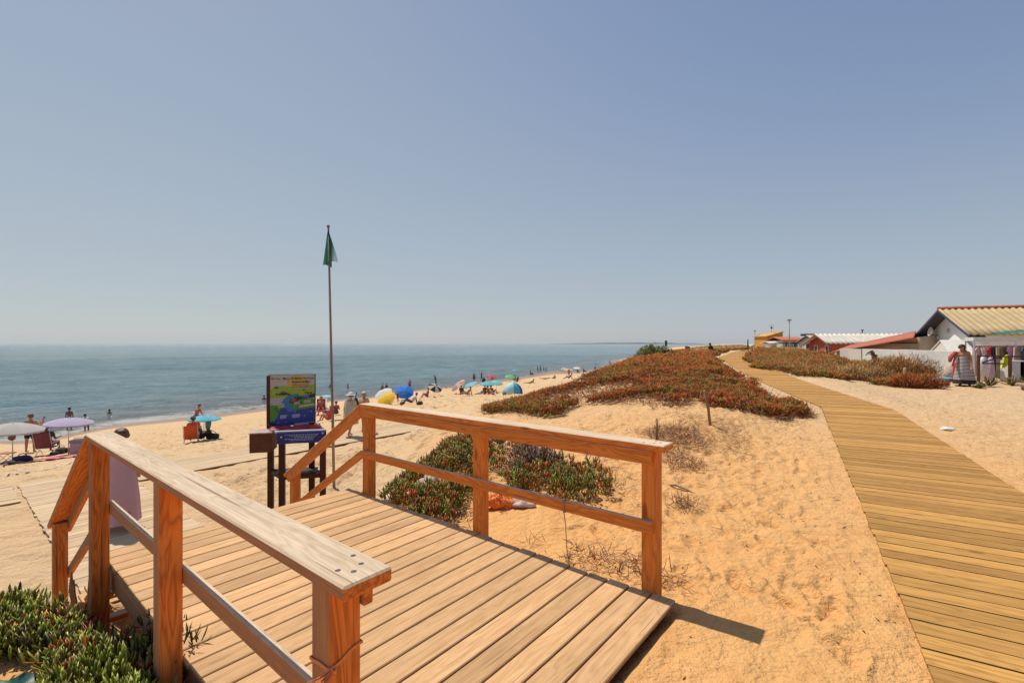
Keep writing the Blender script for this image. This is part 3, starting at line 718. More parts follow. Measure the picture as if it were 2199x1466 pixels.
def blob(cx_, cy_, rx, ry, n=14, j=.0, seed=0):
    q = random.Random(seed); return [(cx_ + rx * math.cos(2 * PI * i / n) * (1 + q.uniform(-j, j)), cy_ + ry * math.sin(2 * PI * i / n) * (1 + q.uniform(-j, j))) for i in range(n)]
L_([(0, 0), (1, 0), (1, 1), (0, 1)], 0, 0)
L_(blob(.62, .80, .24, .20, 20, .05), 1, 1)
L_([(0, .50), (1, .58), (1, .80), (.88, .79), (.7, .73), (.58, .71), (.46, .76), (.3, .78), (.12, .76), (0, .70)], 2, 2)
L_([(0, .41), (.42, .46), (.40, .56), (0, .53)], 6, 3)
L_([(0, .02), (.3, .02), (.34, .30), (.36, .40), (0, .40)], 3, 3)
L_([(.36, .22), (1, .33), (1, .52), (.62, .52), (.44, .44)], 3, 3)
L_([(.64, .34), (1, .38), (1, .42), (.66, .39)], 10, 4)
L_([(0, 0), (1, 0), (1, .34), (.62, .30), (.5, .27), (.34, .36), (.24, .32), (.16, .14), (0, .06)], 4, 5)
L_([(.34, .34), (.24, .36), (.30, .50), (.38, .57), (.46, .60), (.62, .62), (.66, .58), (.5, .53), (.44, .46), (.50, .36), (.60, .28), (.42, .26)], 5, 6)
L_([(.42, .44), (.52, .43), (.66, .50), (.78, .52), (1, .54), (1, .62), (.76, .58), (.62, .56), (.46, .51)], 7, 7)
L_([(.72, .54), (.88, .55), (.88, .59), (.74, .57)], 11, 8)
L_([(.46, .46), (.58, .48), (.6, .52), (.5, .52)], 12, 8)
for i, (a, b) in enumerate(((.16, .62), (.22, .61), (.27, .645), (.32, .655), (.37, .63), (.44, .6), (.76, .7), (.8, .64), (.86, .63), (.92, .63), (.13, .75), (.17, .745), (.14, .33), (.17, .28), (.7, .44), (.56, .55), (.62, .57))):
    L_(blob(a, b, .025, .022, 8, .3, i), 8, 8)
L_(blob(.31, .615, .12, .018, 12, .2, 5), 7, 9)
for a, b, w2, h2, c in ((.19, .35, .14, .07, 9), (.54, .40, .13, .06, 9), (.76, .43, .16, .06, 9), (.72, .71, .18, .05, 9), (.24, .13, .13, .07, 13), (.5, .14, .17, .07, 13)):
    L_([(a, b), (a + w2, b + .01), (a + w2, b + h2 + .01), (a, b + h2)], c, 9)
    for k in range(3): L_([(a + .01, b + .012 + k * h2 / 3.4), (a + w2 - .01, b + .02 + k * h2 / 3.4), (a + w2 - .01, b + .026 + k * h2 / 3.4), (a + .01, b + .018 + k * h2 / 3.4)], 11, 10)
for a, b in ((.56, .25), (.93, .26), (.4, .19), (.1, .1), (.78, .18), (.36, .06), (.2, .05)): L_(blob(a, b, .016, .008, 8), 13, 9)
L_(blob(.075, .925, .035, .018, 10, .3, 3), 12, 9); L_(blob(.33, .925, .04, .016, 10, .3, 4), 7, 9)
L_([(.55, .0), (1, .03), (1, .055), (.55, .03)], 13, 9)
pic.build('picture', mats, pn)
RX = Matrix.Rotation(R(90), 4, 'X'); M_blk = plain((.03, .02, .02), .5); M_brn = plain((.25, .09, .03), .5)
tx = px0 + .012 + pw * .47
text_mesh('Se largou em Terra', .044, T(tx, Y - .012, pz1 - .085) @ RX, M_blk, pn, bold=.03)
text_mesh('vai parar ao Mar', .044, T(tx, Y - .012, pz1 - .145) @ RX, M_blk, pn, bold=.03)
text_mesh('A praia não tem caixote', .027, T(tx, Y - .012, pz1 - .19) @ RX, M_brn, pn)
text_mesh('o lixo vai e volta ao mar', .027, T(tx, Y - .012, pz1 - .225) @ RX, M_brn, pn)
text_mesh('Praia', .034, T(px0 + .11, Y - .012, pz1 - .085) @ RX, M_blk, pn)
text_mesh('Mar', .03, T(px0 + .28, Y - .012, pz1 - .095) @ RX, M_brn, pn)
# ------------------------------------------------------------------ leaves: many small solid leaves in one mesh
def leaf_mat(name, rough=.35, transl=.15, spec=.5):
    m, nt, p, out = newmat(name)
    c = nd(nt, 'ShaderNodeAttribute', attribute_name='leafcol').outputs['Color']
    nt.links.new(c, p.inputs['Base Color']); p.inputs['Roughness'].default_value = rough; p.inputs['Specular IOR Level'].default_value = spec
    t = nd(nt, 'ShaderNodeBsdfTranslucent', {'Color': c})
    mx = nd(nt, 'ShaderNodeMixShader', {0: transl, 1: p.outputs[0], 2: t.outputs[0]}); nt.links.new(mx.outputs[0], out.inputs['Surface'])
    return m
M_leaf = leaf_mat('fleshy leaves', .38, .12, .35); M_leaf2 = leaf_mat('dull fleshy leaves', .6, .10, .15); M_dry = leaf_mat('dry stems and leaves', .8, .1, .2)

def leaves_mesh(name, P0, Dr, L, W, CB, CT, mat, bend=None, rings=3, label=None, cat=None, kind='stuff', parent=None):
    """P0 base (n,3); Dr direction; L length; W width; CB/CT colours at base and tip (n,3)"""
    n = len(P0); Dr = Dr / np.linalg.norm(Dr, axis=1, keepdims=True)
    up = np.tile([0., 0., 1.], (n, 1)); side = np.cross(Dr, up); side /= (np.linalg.norm(side, axis=1, keepdims=True) + 1e-6)
    nor = np.cross(side, Dr)
    bend = np.zeros(n) if bend is None else bend
    ts, ws = {3: ([0, .35, .75], [.55, 1, .75]), 2: ([0, .5], [.6, 1]), 1: ([.0], [1])}[rings]
    V = np.empty((n, rings * 3 + 1, 3), np.float32); C = np.ones((n, rings * 3 + 1, 4), np.float32)
    for j, (t, w_) in enumerate(zip(ts, ws)):
        c = P0 + Dr * (L * t)[:, None] + nor * (bend * L * t * t)[:, None]
        V[:, j * 3] = c + side * (W * w_ * .5)[:, None]; V[:, j * 3 + 1] = c - side * (W * w_ * .5)[:, None]
        V[:, j * 3 + 2] = c - nor * (W * w_ * .55)[:, None]
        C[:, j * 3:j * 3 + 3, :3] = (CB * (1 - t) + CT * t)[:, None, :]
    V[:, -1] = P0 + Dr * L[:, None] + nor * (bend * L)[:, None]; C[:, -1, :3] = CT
    F = []
    for j in range(rings - 1):
        for a, b in ((0, 1), (1, 2), (2, 0)): F.append((j * 3 + a, j * 3 + b, (j + 1) * 3 + b)); F.append((j * 3 + a, (j + 1) * 3 + b, (j + 1) * 3 + a))
    k = (rings - 1) * 3
    for a, b in ((0, 1), (1, 2), (2, 0)): F.append((k + a, k + b, rings * 3))
    F = np.array(F, np.int32); nvp = rings * 3 + 1
    Fa = (F[None] + (np.arange(n, dtype=np.int32) * nvp)[:, None, None]).reshape(-1, 3)
    me = bpy.data.meshes.new(name); me.vertices.add(n * nvp); me.vertices.foreach_set('co', V.ravel())
    me.loops.add(Fa.size); me.loops.foreach_set('vertex_index', Fa.ravel()); me.polygons.add(len(Fa))
    me.polygons.foreach_set('loop_start', np.arange(0, Fa.size, 3, dtype=np.int32)); me.polygons.foreach_set('use_smooth', np.ones(len(Fa), bool))
    me.update(calc_edges=True)
    ca_ = me.attributes.new('leafcol', 'FLOAT_COLOR', 'POINT'); ca_.data.foreach_set('color', np.clip(C, 0, 1).ravel())
    me.materials.append(mat); o = bpy.data.objects.new(name, me); COL.objects.link(o)
    if parent is not None: o.parent = parent
    return tag(o, label, cat, None, kind)

def in_poly(x, y, poly):
    c = np.zeros(x.shape, bool); n = len(poly)
    for i in range(n):
        x0, y0 = poly[i]; x1, y1 = poly[(i + 1) % n]
        if y0 == y1: continue
        c ^= ((y0 > y) != (y1 > y)) & (x < (x1 - x0) * (y - y0) / (y1 - y0) + x0)
    return c
def sample(poly, n, dens=None, edge=.35, seed=1):
    r = np.random.default_rng(seed); P_ = np.array(poly); lo, hi = P_.min(0), P_.max(0); X = []; Y = []; got = 0
    for _ in range(200):
        x = r.uniform(lo[0], hi[0], n); y = r.uniform(lo[1], hi[1], n)
        wx = x + edge * 2.2 * fbm(x, y, 1.1, 3, seed); wy = y + edge * 2.2 * fbm(x, y, 1.1, 3, seed + 50)
        k = in_poly(wx, wy, poly)
        if dens is not None: k &= r.random(n) < dens(x, y)
        X.append(x[k]); Y.append(y[k]); got += int(k.sum())
        if got >= n: break
    return np.concatenate(X)[:n], np.concatenate(Y)[:n]
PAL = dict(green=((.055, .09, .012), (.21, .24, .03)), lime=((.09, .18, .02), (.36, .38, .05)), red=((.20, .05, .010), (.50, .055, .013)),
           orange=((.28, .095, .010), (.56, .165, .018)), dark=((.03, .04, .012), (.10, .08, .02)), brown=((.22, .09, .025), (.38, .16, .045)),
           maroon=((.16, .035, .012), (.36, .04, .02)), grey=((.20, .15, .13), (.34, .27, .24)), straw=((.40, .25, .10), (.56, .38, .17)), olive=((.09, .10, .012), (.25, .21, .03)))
def colours(names, wts, n, r, jit=.25):
    i = r.choice(len(names), n, p=np.array(wts) / sum(wts)); B = np.array([PAL[k][0] for k in names])[i]; T_ = np.array([PAL[k][1] for k in names])[i]
    j = r.uniform(1 - jit, 1 + jit, (n, 1)); return B * j, T_ * j
def ice_mat(name, poly, nclump, k, L, W, mixes, label, seed, lift=.08, dens=None, edge=.35, rings=3, cat='ice plant', mound=0.0, lean=.5):
    """mixes(x, y, r) -> (CB, CT) for every clump"""
    r = np.random.default_rng(seed); x, y = sample(poly, nclump, dens, edge, seed); n = len(x)
    z = ground(x, y) + r.uniform(-.02, lift, n) + mound * np.maximum(0, fbm(x, y, 1.3, 2, seed + 7) + .25)
    CB, CT = mixes(x, y, r)
    az = r.uniform(0, 2 * PI, n)
    P0 = np.repeat(np.stack([x, y, z], 1), k, 0); m = n * k
    a = np.repeat(az, k) + np.tile(np.arange(k) * 2.4, n) + r.uniform(-.4, .4, m)
    el = r.uniform(.35, 1.45, m) * (1.0 - .0); Dr = np.stack([np.cos(a) * np.cos(el), np.sin(a) * np.cos(el), np.sin(el)], 1)
    Ld = np.repeat(r.uniform(.75, 1.25, n), k) * r.uniform(.6, 1.15, m) * L
    if callable(W): Wd = W(np.repeat(x, k), np.repeat(y, k)) * np.ones(m)
    else: Wd = W * r.uniform(.75, 1.2, m)
    P0 = P0 + Dr * (r.uniform(0, .35, m) * Ld)[:, None] + r.normal(0, .25, (m, 3)) * Ld[:, None] * [1, 1, .2]
    b = r.uniform(.0, .5, m)
    j = r.uniform(.8, 1.2, (m, 1))
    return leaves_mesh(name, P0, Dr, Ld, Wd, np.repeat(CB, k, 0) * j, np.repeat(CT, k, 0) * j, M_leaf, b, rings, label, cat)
def twigs(name, poly, n, L, W, cols_, wts, label, seed, cat='dry twigs', el=(0, .5), dens=None, edge=.3, lift=.03, kind='stuff', rings=3, bendr=(-.4, .4), parent=None, zf=None, mat=None):
    r = np.random.default_rng(seed); x, y = sample(poly, n, dens, edge, seed); n = len(x)
    z = (ground(x, y) if zf is None else zf(x, y)) + r.uniform(-.01, lift, n); CB, CT = colours(cols_, wts, n, r, .35)
    a = r.uniform(0, 2 * PI, n); e = r.uniform(el[0], el[1], n)
    Dr = np.stack([np.cos(a) * np.cos(e), np.sin(a) * np.cos(e), np.sin(e)], 1)
    return leaves_mesh(name, np.stack([x, y, z], 1), Dr, L * r.uniform(.4, 1.3, n), W * r.uniform(.6, 1.3, n), CB, CT, mat or M_dry, r.uniform(bendr[0], bendr[1], n), rings, label, cat, kind, parent)
def pick(wA, wB, x, y, sc, seed, names, r):
    t = smooth01(fbm(x, y, sc, 3, seed) * 3.2 + .5)[:, None]; a, b = np.array(wA, float), np.array(wB, float); a /= a.sum(); b /= b.sum()
    w_ = a * t + b * (1 - t); c = np.cumsum(w_, 1); i = (r.random((len(x), 1)) > c).sum(1).clip(0, len(names) - 1)
    B = np.array([PAL[k][0] for k in names])[i]; T_ = np.array([PAL[k][1] for k in names])[i]; j = r.uniform(.75, 1.25, (len(x), 1)); return B * j, T_ * j

# near mat left of the platform
pl1 = [(-5.4,4.0),(-4.3,3.85),(-3.5,3.6),(-2.95,3.3),(-2.42,2.9),(-1.80,2.40),(-1.45,1.95),(-2.1,1.9),(-2.45,2.5),(-2.75,2.85),(-3.25,2.95),(-3.9,3.2),(-5,3.5)]
N1 = ['green', 'lime', 'olive', 'dark', 'maroon', 'orange']
ice_mat('ice_plant_mat', pl1, 1250, 9, .085, .019, lambda x, y, r: pick((3, 8, 4, .6, .2, .4), (2.5, 3.5, 3.0, 2.0, .6, .8), x, y, .7, 3, N1, r), 'glossy green ice plant spilling beside the near railing', 5, lift=.10, edge=.14, mound=.05)
twigs('dry_stems', pl1, 1600, .16, .006, ['maroon', 'brown', 'grey', 'dark'], [2, 2, 1, 2], 'dark dead stems under the green ice plant by the near railing', 6, cat='dead stems', el=(-.1, .7), edge=.12, lift=.08)
ice_mat('ice_plant_mat', [(-2.1, 2.95), (-1.9, 2.80), (-1.62, 2.42), (-1.72, 2.36), (-2.2, 2.8)], 60, 8, .075, .010, lambda x, y, r: colours(['dark', 'green'], [3, 1], len(x), r), 'ice plant shoots coloured dark for rail shade, poking past the platform edge', 8, lift=.30, edge=.02)  # dark leaf palette carries the rail's shade on these shoots
# mat right of the platform
pl2 = [(-1.85,6.95),(-1.57,7.6),(-1.3,8.3),(-.8,9),(-.33,8.7),(.15,8.2),(.45,7.4),(.75,6.6),(1.25,5.7),(1.0,4.95),(.5,4.85),(.12,5.5),(-.1,6.2),(-.3,6.2),(-.42,5.3),(-.40,4.5),(-.75,4.75),(-1.2,5.5),(-1.55,6.2)]
N2 = ['green', 'olive', 'lime', 'orange', 'red', 'dark', 'brown']
def dens2(x, y): k = np.where(((x + 1.0) / .42) ** 2 + ((y - 6.25) / .45) ** 2 < 1 + 2 * fbm(x, y, .4, 2, 9), .03, 1.); k = np.where((x > .2) & (y < 6.3), k * .5, k); return k * np.where(fbm(x, y, 1.0, 3, 71) < -.10, .12, 1)
def mix2(x, y, r): return pick((2.6, 5, 3, 2.2, .9, 1.4, 2), (.8, 2, 1, 4.5, 2.5, 1.0, 3), x, y, 1.6, 12, N2, r)
ice_mat('ice_plant_mat', pl2, 2000, 7, .078, .016, mix2, 'olive and rusty ice plant clump behind the dune side railing', 12, lift=.16, edge=.38, mound=.16, dens=dens2)
twigs('dry_stems', pl2, 2600, .2, .008, ['maroon', 'brown', 'grey', 'straw'], [1, 2, 2, 1], 'dead stems under the ice plant clump behind the dune side railing', 13, cat='dead stems', el=(-.1, .5), edge=.3)
# grey dead cushion
r_ = np.random.default_rng(3)
def cushion(name, c, rad, h, n, L, W, names, wts, label, cat, seed, mat=None, kind=None, stem=True, elr=(.1, 1.5)):
    r = np.random.default_rng(seed); g0 = gz(c[0], c[1])
    a = r.uniform(0, 2 * PI, n); q = np.sqrt(r.random(n)); e = np.arccos(r.uniform(0, 1, n))
    lump = 1 + .25 * np.sin(3 * a + seed) + .12 * np.sin(7 * a + 2 * seed)
    dirs = np.stack([np.cos(a) * np.sin(e), np.sin(a) * np.sin(e), np.cos(e)], 1); rr_ = r.uniform(.25, 1, n) ** .5
    P0 = dirs * rr_[:, None] * np.array([rad, rad, h]) * lump[:, None]
    Dr = dirs + r.normal(0, .45, (n, 3)) + [0, 0, .35]
    CB, CT = colours(names, wts, n, r, .3)
    if stem:
        root = empty(name, (c[0], c[1], g0 - .02), 0, label, cat)
        leaves_mesh('foliage', P0, Dr, L * r.uniform(.6, 1.3, n), W * r.uniform(.7, 1.3, n), CB, CT, mat or M_leaf, r.uniform(-.3, .4, n), 2, None, None, None, root)
        m = 60; a = r.uniform(0, 2 * PI, m); e = r.uniform(.2, 1.4, m)
        Dr = np.stack([np.cos(a) * np.cos(e), np.sin(a) * np.cos(e), np.sin(e)], 1); CB, CT = colours(['brown', 'dark'], [1, 1], m, r, .3)
        leaves_mesh('stem', np.zeros((m, 3)), Dr, np.full(m, min(rad, h) * .9), np.full(m, W * 1.2), CB, CT, M_dry, None, 2, None, None, None, root)
        return root
cushion('dead_cushion_plant', (.34, 6.5), .40, .38, 1500, .09, .012, ['grey', 'dark', 'maroon'], [3, 1.4, 1], 'grey withered cushion plant rising out of the ice plant behind the railing', 'dead plant', 4, M_dry)

# the big dune mat
pl3 = [(-.85,12.5),(.0,11.6),(.75,11.0),(1.6,11.6),(2.1,12.4),(2.6,11.6),(3.0,10.2),(4.0,10.1),(4.7,9.5),(5.4,9.2),(6.5,10.6),(7.0,12.6),(8.6,18),(10.6,24.2),(13.8,33),(21.5,48),(35,76),(28,76),(17,52),(11,36),(5.6,25),(2.2,19),(.3,16),(-.7,14)]
HOLES = [(2.5, 13.9, 1.7, 1.3), (3.3, 11.2, 1.1, .5), (5.8, 13.5, .7, .5), (1.5, 12.6, .7, .35), (4.9, 16.2, .55, .8), (4.3, 10.6, .5, .25), (7.5, 24, 1.2, 1.2)]
def dens3(x, y):
    d = np.hypot(x, y); k = np.clip((11.5 / d) ** 2.0, 0, 1)
    for hx, hy, ra, rb in HOLES: k = np.where(((x - hx) / ra) ** 2 + ((y - hy) / rb) ** 2 < 1 + fbm(x, y, .5, 2, 3) * 1.2, k * .04, k)
    k = k * np.where(fbm(x, y, 2.2, 3, 77) < -.15, .10, 1); return k
N3 = ['green', 'olive', 'lime', 'orange', 'red', 'maroon', 'brown', 'dark']
def mix3(x, y, r): return pick((1.2, 3.0, .9, 2.6, 1.6, 1.2, 3.0, 1.6), (.2, .9, .3, 3.2, 3.6, 2.0, 3, 1.2), x, y, 1.5, 31, N3, r)
Wf = lambda x, y: .017 * np.clip(np.hypot(x, y) / 13, 1, 4)
r = np.random.default_rng(31); x, y = sample(pl3, 27000, dens3, .8, 31); n = len(x); k = 6; m = n * k; dd = np.hypot(x, y)
LF = .075 * np.clip(dd / 13, 1, 3.2)
z = ground(x, y) + r.uniform(-.02, .12, n) + .22 * np.maximum(0, fbm(x, y, 1.6, 3, 91) + .2); CB, CT = mix3(x, y, r)
a = r.uniform(0, 2 * PI, m); el = r.uniform(.05, 1.35, m); Dr = np.stack([np.cos(a) * np.cos(el), np.sin(a) * np.cos(el), np.sin(el)], 1); Ld = np.repeat(LF, k) * r.uniform(.6, 1.3, m)
P0 = np.repeat(np.stack([x, y, z], 1), k, 0) + r.normal(0, .35, (m, 3)) * Ld[:, None] * [1, 1, .25]
j = r.uniform(.75, 1.25, (m, 1))
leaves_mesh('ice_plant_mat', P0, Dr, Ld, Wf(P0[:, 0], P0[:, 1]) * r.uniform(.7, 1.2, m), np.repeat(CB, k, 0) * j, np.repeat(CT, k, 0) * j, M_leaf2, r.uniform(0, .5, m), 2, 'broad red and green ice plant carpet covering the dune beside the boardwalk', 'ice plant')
twigs('dry_stems', pl3, 9000, .28, .011, ['brown', 'maroon', 'straw', 'grey'], [2, 2, 1, 1], 'dead stems threaded through the red ice plant on the dune', 33, cat='dead stems', el=(0, .8), dens=lambda x, y: np.clip((11 / np.hypot(x, y)) ** 2, 0, 1), edge=.5, lift=.12)
# dark-green shrub on the crest
cr = at(1403, 770, 27.5)
cushion('crest_shrub', (cr.x, cr.y), .95, .58, 4600, .13, .035, ['olive', 'lime', 'green', 'dark'], [2, 1.6, 2, 2.2], 'dark green rounded shrub on top of the dune crest', 'shrub', 8)
p_ = at(1372, 772, 27); 
for i, (u, D, lb) in enumerate(((1370, 27, 'spiky dark agave immediately seaward of the rounded crest shrub'), (1385, 26.4, 'spiky dark agave in front of the rounded crest shrub'))):
    p_ = at(u, 768, D); r = np.random.default_rng(i + 5); n = 46; a = r.uniform(0, 6.28, n); e = r.uniform(.35, 1.45, n)
    Dr = np.stack([np.cos(a) * np.cos(e), np.sin(a) * np.cos(e), np.sin(e)], 1); CB, CT = colours(['dark', 'olive', 'maroon'], [3, 1, 1], n, r)
    o = leaves_mesh('agave', np.zeros((n, 3)), Dr, r.uniform(.25, .52, n), np.full(n, .06), CB * .7, CT * .7, M_leaf, r.uniform(-.2, .2, n), 3, lb, 'agave', None); o.location = (p_.x, p_.y, gz(p_.x, p_.y))

for poly, lb, sd in (([(17.5,52),(27,76),(44,122),(64,125),(38.5,79),(22,50.5)], 'brownish scrub on the seaward side of the far end of the boardwalk', 41), ([(27,50),(43,80),(66,122),(92,124),(62,80),(42,56)], 'brownish scrub before the far sheds and the street lamp', 42), ([(70,140),(60,190),(150,260),(190,240),(120,150)], 'faint brown scrub beyond the far sheds', 43)):
    ice_mat('dune_scrub', poly, 2600, 6, .40, .14, lambda x, y, r: pick((1, 2, 1, 3, 1, 2), (.5, 2, 1.5, 3, 1.5, 1), x, y, 6, 43, ['green', 'olive', 'orange', 'brown', 'maroon', 'straw'], r), lb, sd, lift=.12, edge=1.6, rings=2, cat='scrub', dens=lambda x, y: np.where(fbm(x, y, 7, 2, 6) < -.1, .15, 1))
# right of the boardwalk: dry scrub band
pl4 = [(15.0,31),(12.6,24),(11.9,20.5),(12.0,18.9),(13.4,17.9),(14.6,17.3),(16.2,17.7),(17.8,19.8),(20.4,23.5),(23,30),(27,38),(33,50),(40,74),(42,80),(25.5,49),(17,33.5)]
def dens4(x, y): d = np.hypot(x, y); k = np.clip((22 / d) ** 2, 0, 1); return k * np.where(fbm(x, y, 2.6, 3, 55) < -.02, .05, 1)
def mix4(x, y, r): return pick((1., 2.6, .8, .6, 1.2, 2.0, 3), (.5, 1.6, 1.6, 1.2, 1.8, 1.6, 3.4), x, y, 3, 61, ['green', 'olive', 'orange', 'red', 'maroon', 'dark', 'brown'], r)
r = np.random.default_rng(61); x, y = sample(pl4, 8500, dens4, .9, 61); n = len(x); k = 6; m = n * k
LF = .13 * np.clip(np.hypot(x, y) / 24, 1, 3); z = ground(x, y) + r.uniform(-.02, .15, n) + .22 * np.maximum(0, fbm(x, y, 2.4, 3, 93) + .1) ; CB, CT = mix4(x, y, r)
a = r.uniform(0, 2 * PI, m); el = r.uniform(.2, 1.45, m); Dr = np.stack([np.cos(a) * np.cos(el), np.sin(a) * np.cos(el), np.sin(el)], 1); Ld = np.repeat(LF, k) * r.uniform(.6, 1.3, m)
P0 = np.repeat(np.stack([x, y, z], 1), k, 0) + r.normal(0, .4, (m, 3)) * Ld[:, None] * [1, 1, .25]
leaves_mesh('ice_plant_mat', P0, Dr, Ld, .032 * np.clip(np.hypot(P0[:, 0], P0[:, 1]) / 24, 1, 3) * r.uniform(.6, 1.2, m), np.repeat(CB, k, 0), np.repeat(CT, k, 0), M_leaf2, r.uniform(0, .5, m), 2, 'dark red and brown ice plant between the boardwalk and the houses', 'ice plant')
twigs('dry_grass', pl4, 15000, .20, .014, ['straw', 'brown', 'olive', 'maroon'], [3, 3.4, .8, 1], 'straw coloured dry grass between the boardwalk and the white wall', 62, cat='dry grass', el=(.25, 1.5), dens=lambda x, y: np.clip((20 / np.hypot(x, y)) ** 2, 0, 1) * np.where(fbm(x, y, 2.0, 3, 155) < -.10, .05, 1), edge=.7, lift=.22, rings=2)
# brown grass mound and smaller tussocks
for c, ra, h, n, names, wts, lb, sd in (((17.6, 21.4), 1.30, .78, 4600, ['straw', 'brown', 'orange', 'olive'], [2.4, 3, 1.2, .5], 'large rounded brown grass mound before the white wall', 1),
        ((14.4, 19.6), .9, .40, 2200, ['straw', 'brown', 'olive'], [3, 2, .6], 'low straw coloured tussock on the boardwalk side of the big mound', 2),
        ((14.9, 17.6), .75, .34, 2000, ['maroon', 'brown', 'red'], [2, 3, .6], 'reddish tussock at the sandy edge below the big mound', 3),
        ((20.3, 25.2), .8, .5, 1600, ['orange', 'straw', 'olive'], [2, 2, 1], 'yellowish bush at the foot of the red lean-to', 4)):
    g0 = gz(*c); cushion('grass_mound', c, ra, h, n, .26, .018, names, wts, lb, 'grass mound', sd + 20, M_dry)
pl5 = [(17.6,16.6),(19.5,17.4),(24,20),(27,21.5),(27,17.6),(22,16.2),(19,15.9)]
twigs('dry_grass', pl5, 9000, .36, .014, ['brown', 'straw', 'maroon', 'grey'], [3, 2, 1.6, 1], 'brown dry scrub at the foot of the clothes stall', 71, cat='dry grass', el=(.2, 1.4), edge=.5, lift=.2, rings=2)
ice_mat('ice_plant_mat', pl5, 1200, 6, .13, .028, lambda x, y, r: colours(['maroon', 'brown', 'olive', 'dark'], [2, 3, 1, 2], len(x), r), 'sparse dull ice plant at the foot of the clothes stall', 72, lift=.15, edge=.5, rings=2)
# scattered dead twigs on the bare sand
pl6 = [(.9,3.7),(2.0,4.6),(3.0,6.4),(4.6,8.8),(3.4,9.4),(1.9,9.6),(.9,8.6),(1.4,6.6),(.3,5.0),(.1,3.9)]
twigs('dead_grass', pl6, 2300, .15, .0045, ['brown', 'maroon', 'straw', 'grey'], [3, 2, 2, 2], 'thin scattered dead grass on the sand behind the dune side railing', 81, cat='dead grass', el=(0, .6), dens=lambda x, y: smooth01(fbm(x, y, .9, 3, 5) * 5 + .35) * .9 + .03, edge=.5, lift=.04)
for poly, n, L, lb, sd in (([(2.3,7.0),(2.9,7.0),(3.1,7.9),(2.7,8.4),(2.2,8.0)], 700, .18, 'purplish tangle of dry twigs near the leaning stick', 82), ([(1.95,5.9),(2.45,5.9),(2.55,6.8),(2.1,7.0)], 420, .12, 'grey tangle of dead twigs beyond the near end of the dune side railing', 83),
        ([(.35,3.62),(.75,3.35),(1.05,3.05),(1.2,3.15),(.9,3.55),(.5,3.85)], 260, .10, 'dry twig tangle against the platform edge', 84), ([(1.55,4.6),(1.75,4.5),(1.9,4.7),(1.7,4.85)], 120, .12, 'small reddish twigs lying on the sand near the railing end', 85),
        ([(5.7,9.6),(6.5,9.9),(6.3,10.6),(5.4,9.9)], 500, .2, 'red runners creeping from the dune carpet towards the boardwalk', 86)):
    twigs('twig_tangle', poly, n, L, .0055, ['maroon', 'brown', 'grey', 'dark'], [3, 2, 2 if sd != 86 else .2, 1], lb, sd, cat='twigs', el=(0, .65), edge=.15, lift=.08, bendr=(-.8, .8))
# specks of bark and shell on the sand
twigs('debris', [(.6,1.6),(1.4,2.7),(2.2,2.2),(3.9,5.2),(6.6,10.6),(4,9),(1.5,5.2),(.3,4)], 260, .028, .010, ['dark', 'maroon', 'brown'], [2, 1, 1], 'tiny dark bits of bark and shell scattered on the sand', 87, cat='debris', el=(-.2, .4), edge=.2, lift=.005)
# sticks
M_stick = wood('grey stick wood', (.33, .20, .11), (.22, .12, .06), (.40, .27, .16), (.3, .2, .1))
def stick(name, u, v, ut, vt, D, rad, label, cat, lean=0.0):
    b = at(u, v, D); g = gz(b.x, b.y); b.z = g; t = at(ut, vt, D + lean); m = MB()
    q = t - b; m.tube([(0, 0, -.15), q * .5 + Vector((.006, 0, 0)), q], [rad, rad * .92, rad * .8], 8); o = m.build(name, M_stick); o.location = b; return tag(o, label, cat)
b_, D_ = on_ground(1527, 912, 4); stick('wooden_stick', 1527, 912, 1513, 838, D_, .026, 'leaning grey stick planted in the sand below the dune carpet', 'stick', -.12)
b_, D_ = on_ground(1409, 965, 4); stick('wooden_stick', 1409, 965, 1410, 898, D_, .020, 'short upright brown stick rising behind the dune side railing', 'stick')
# half-buried root right of the railing
m = MB(); b = on_ground(1432, 1040, 3)[0]; e = on_ground(1500, 1062, 3)[0]; q = e - b
m.tube([(0, 0, -.01), q * .3 + Vector((0, 0, .03)), q * .6 + Vector((.02, 0, .01)), q + Vector((0, 0, -.01))], [.012, .014, .011, .006], 7); o = m.build('driftwood', M_stick); o.location = b; tag(o, 'curved driftwood branch half buried beside the railing end', 'driftwood')
# rocks and orange netting
M_rock = plain((.50, .42, .36), .85, .22, 6); M_net = plain((.80, .20, .03), .75, .35, 45); M_cloth = plain((.60, .55, .52), .8, .15, 10)
def rock(name, u, v, rx, ry, rz, mat, label, cat, sd, dmin=4, lump=.14):
    b, D = on_ground(u, v, dmin); m = MB(); m.ell((0, 0, rz * .55), (rx, ry, rz), lump=lump, seed=sd, nu=22, nv=14); o = m.build(name, mat); o.location = b
    for vv in o.data.vertices:
        q = .012 * (math.sin(vv.co.x * 61 + sd) + math.sin(vv.co.y * 53) + math.sin(vv.co.z * 71)); vv.co += vv.co.normalized() * q
    return tag(o, label, cat)
rock('pale_rock', 935, 1052, .20, .12, .13, M_rock, 'pale lumpy rock among the ice plant near the platform corner', 'rock', 2)
rock('pale_rock', 868, 1072, .22, .14, .05, M_rock, 'flat pale rock at the seaward corner of the platform', 'rock', 6)
rock('orange_net', 876, 1078, .07, .06, .055, M_net, 'small orange net bundle beside the flat pale rock', 'net', 3, lump=.25)
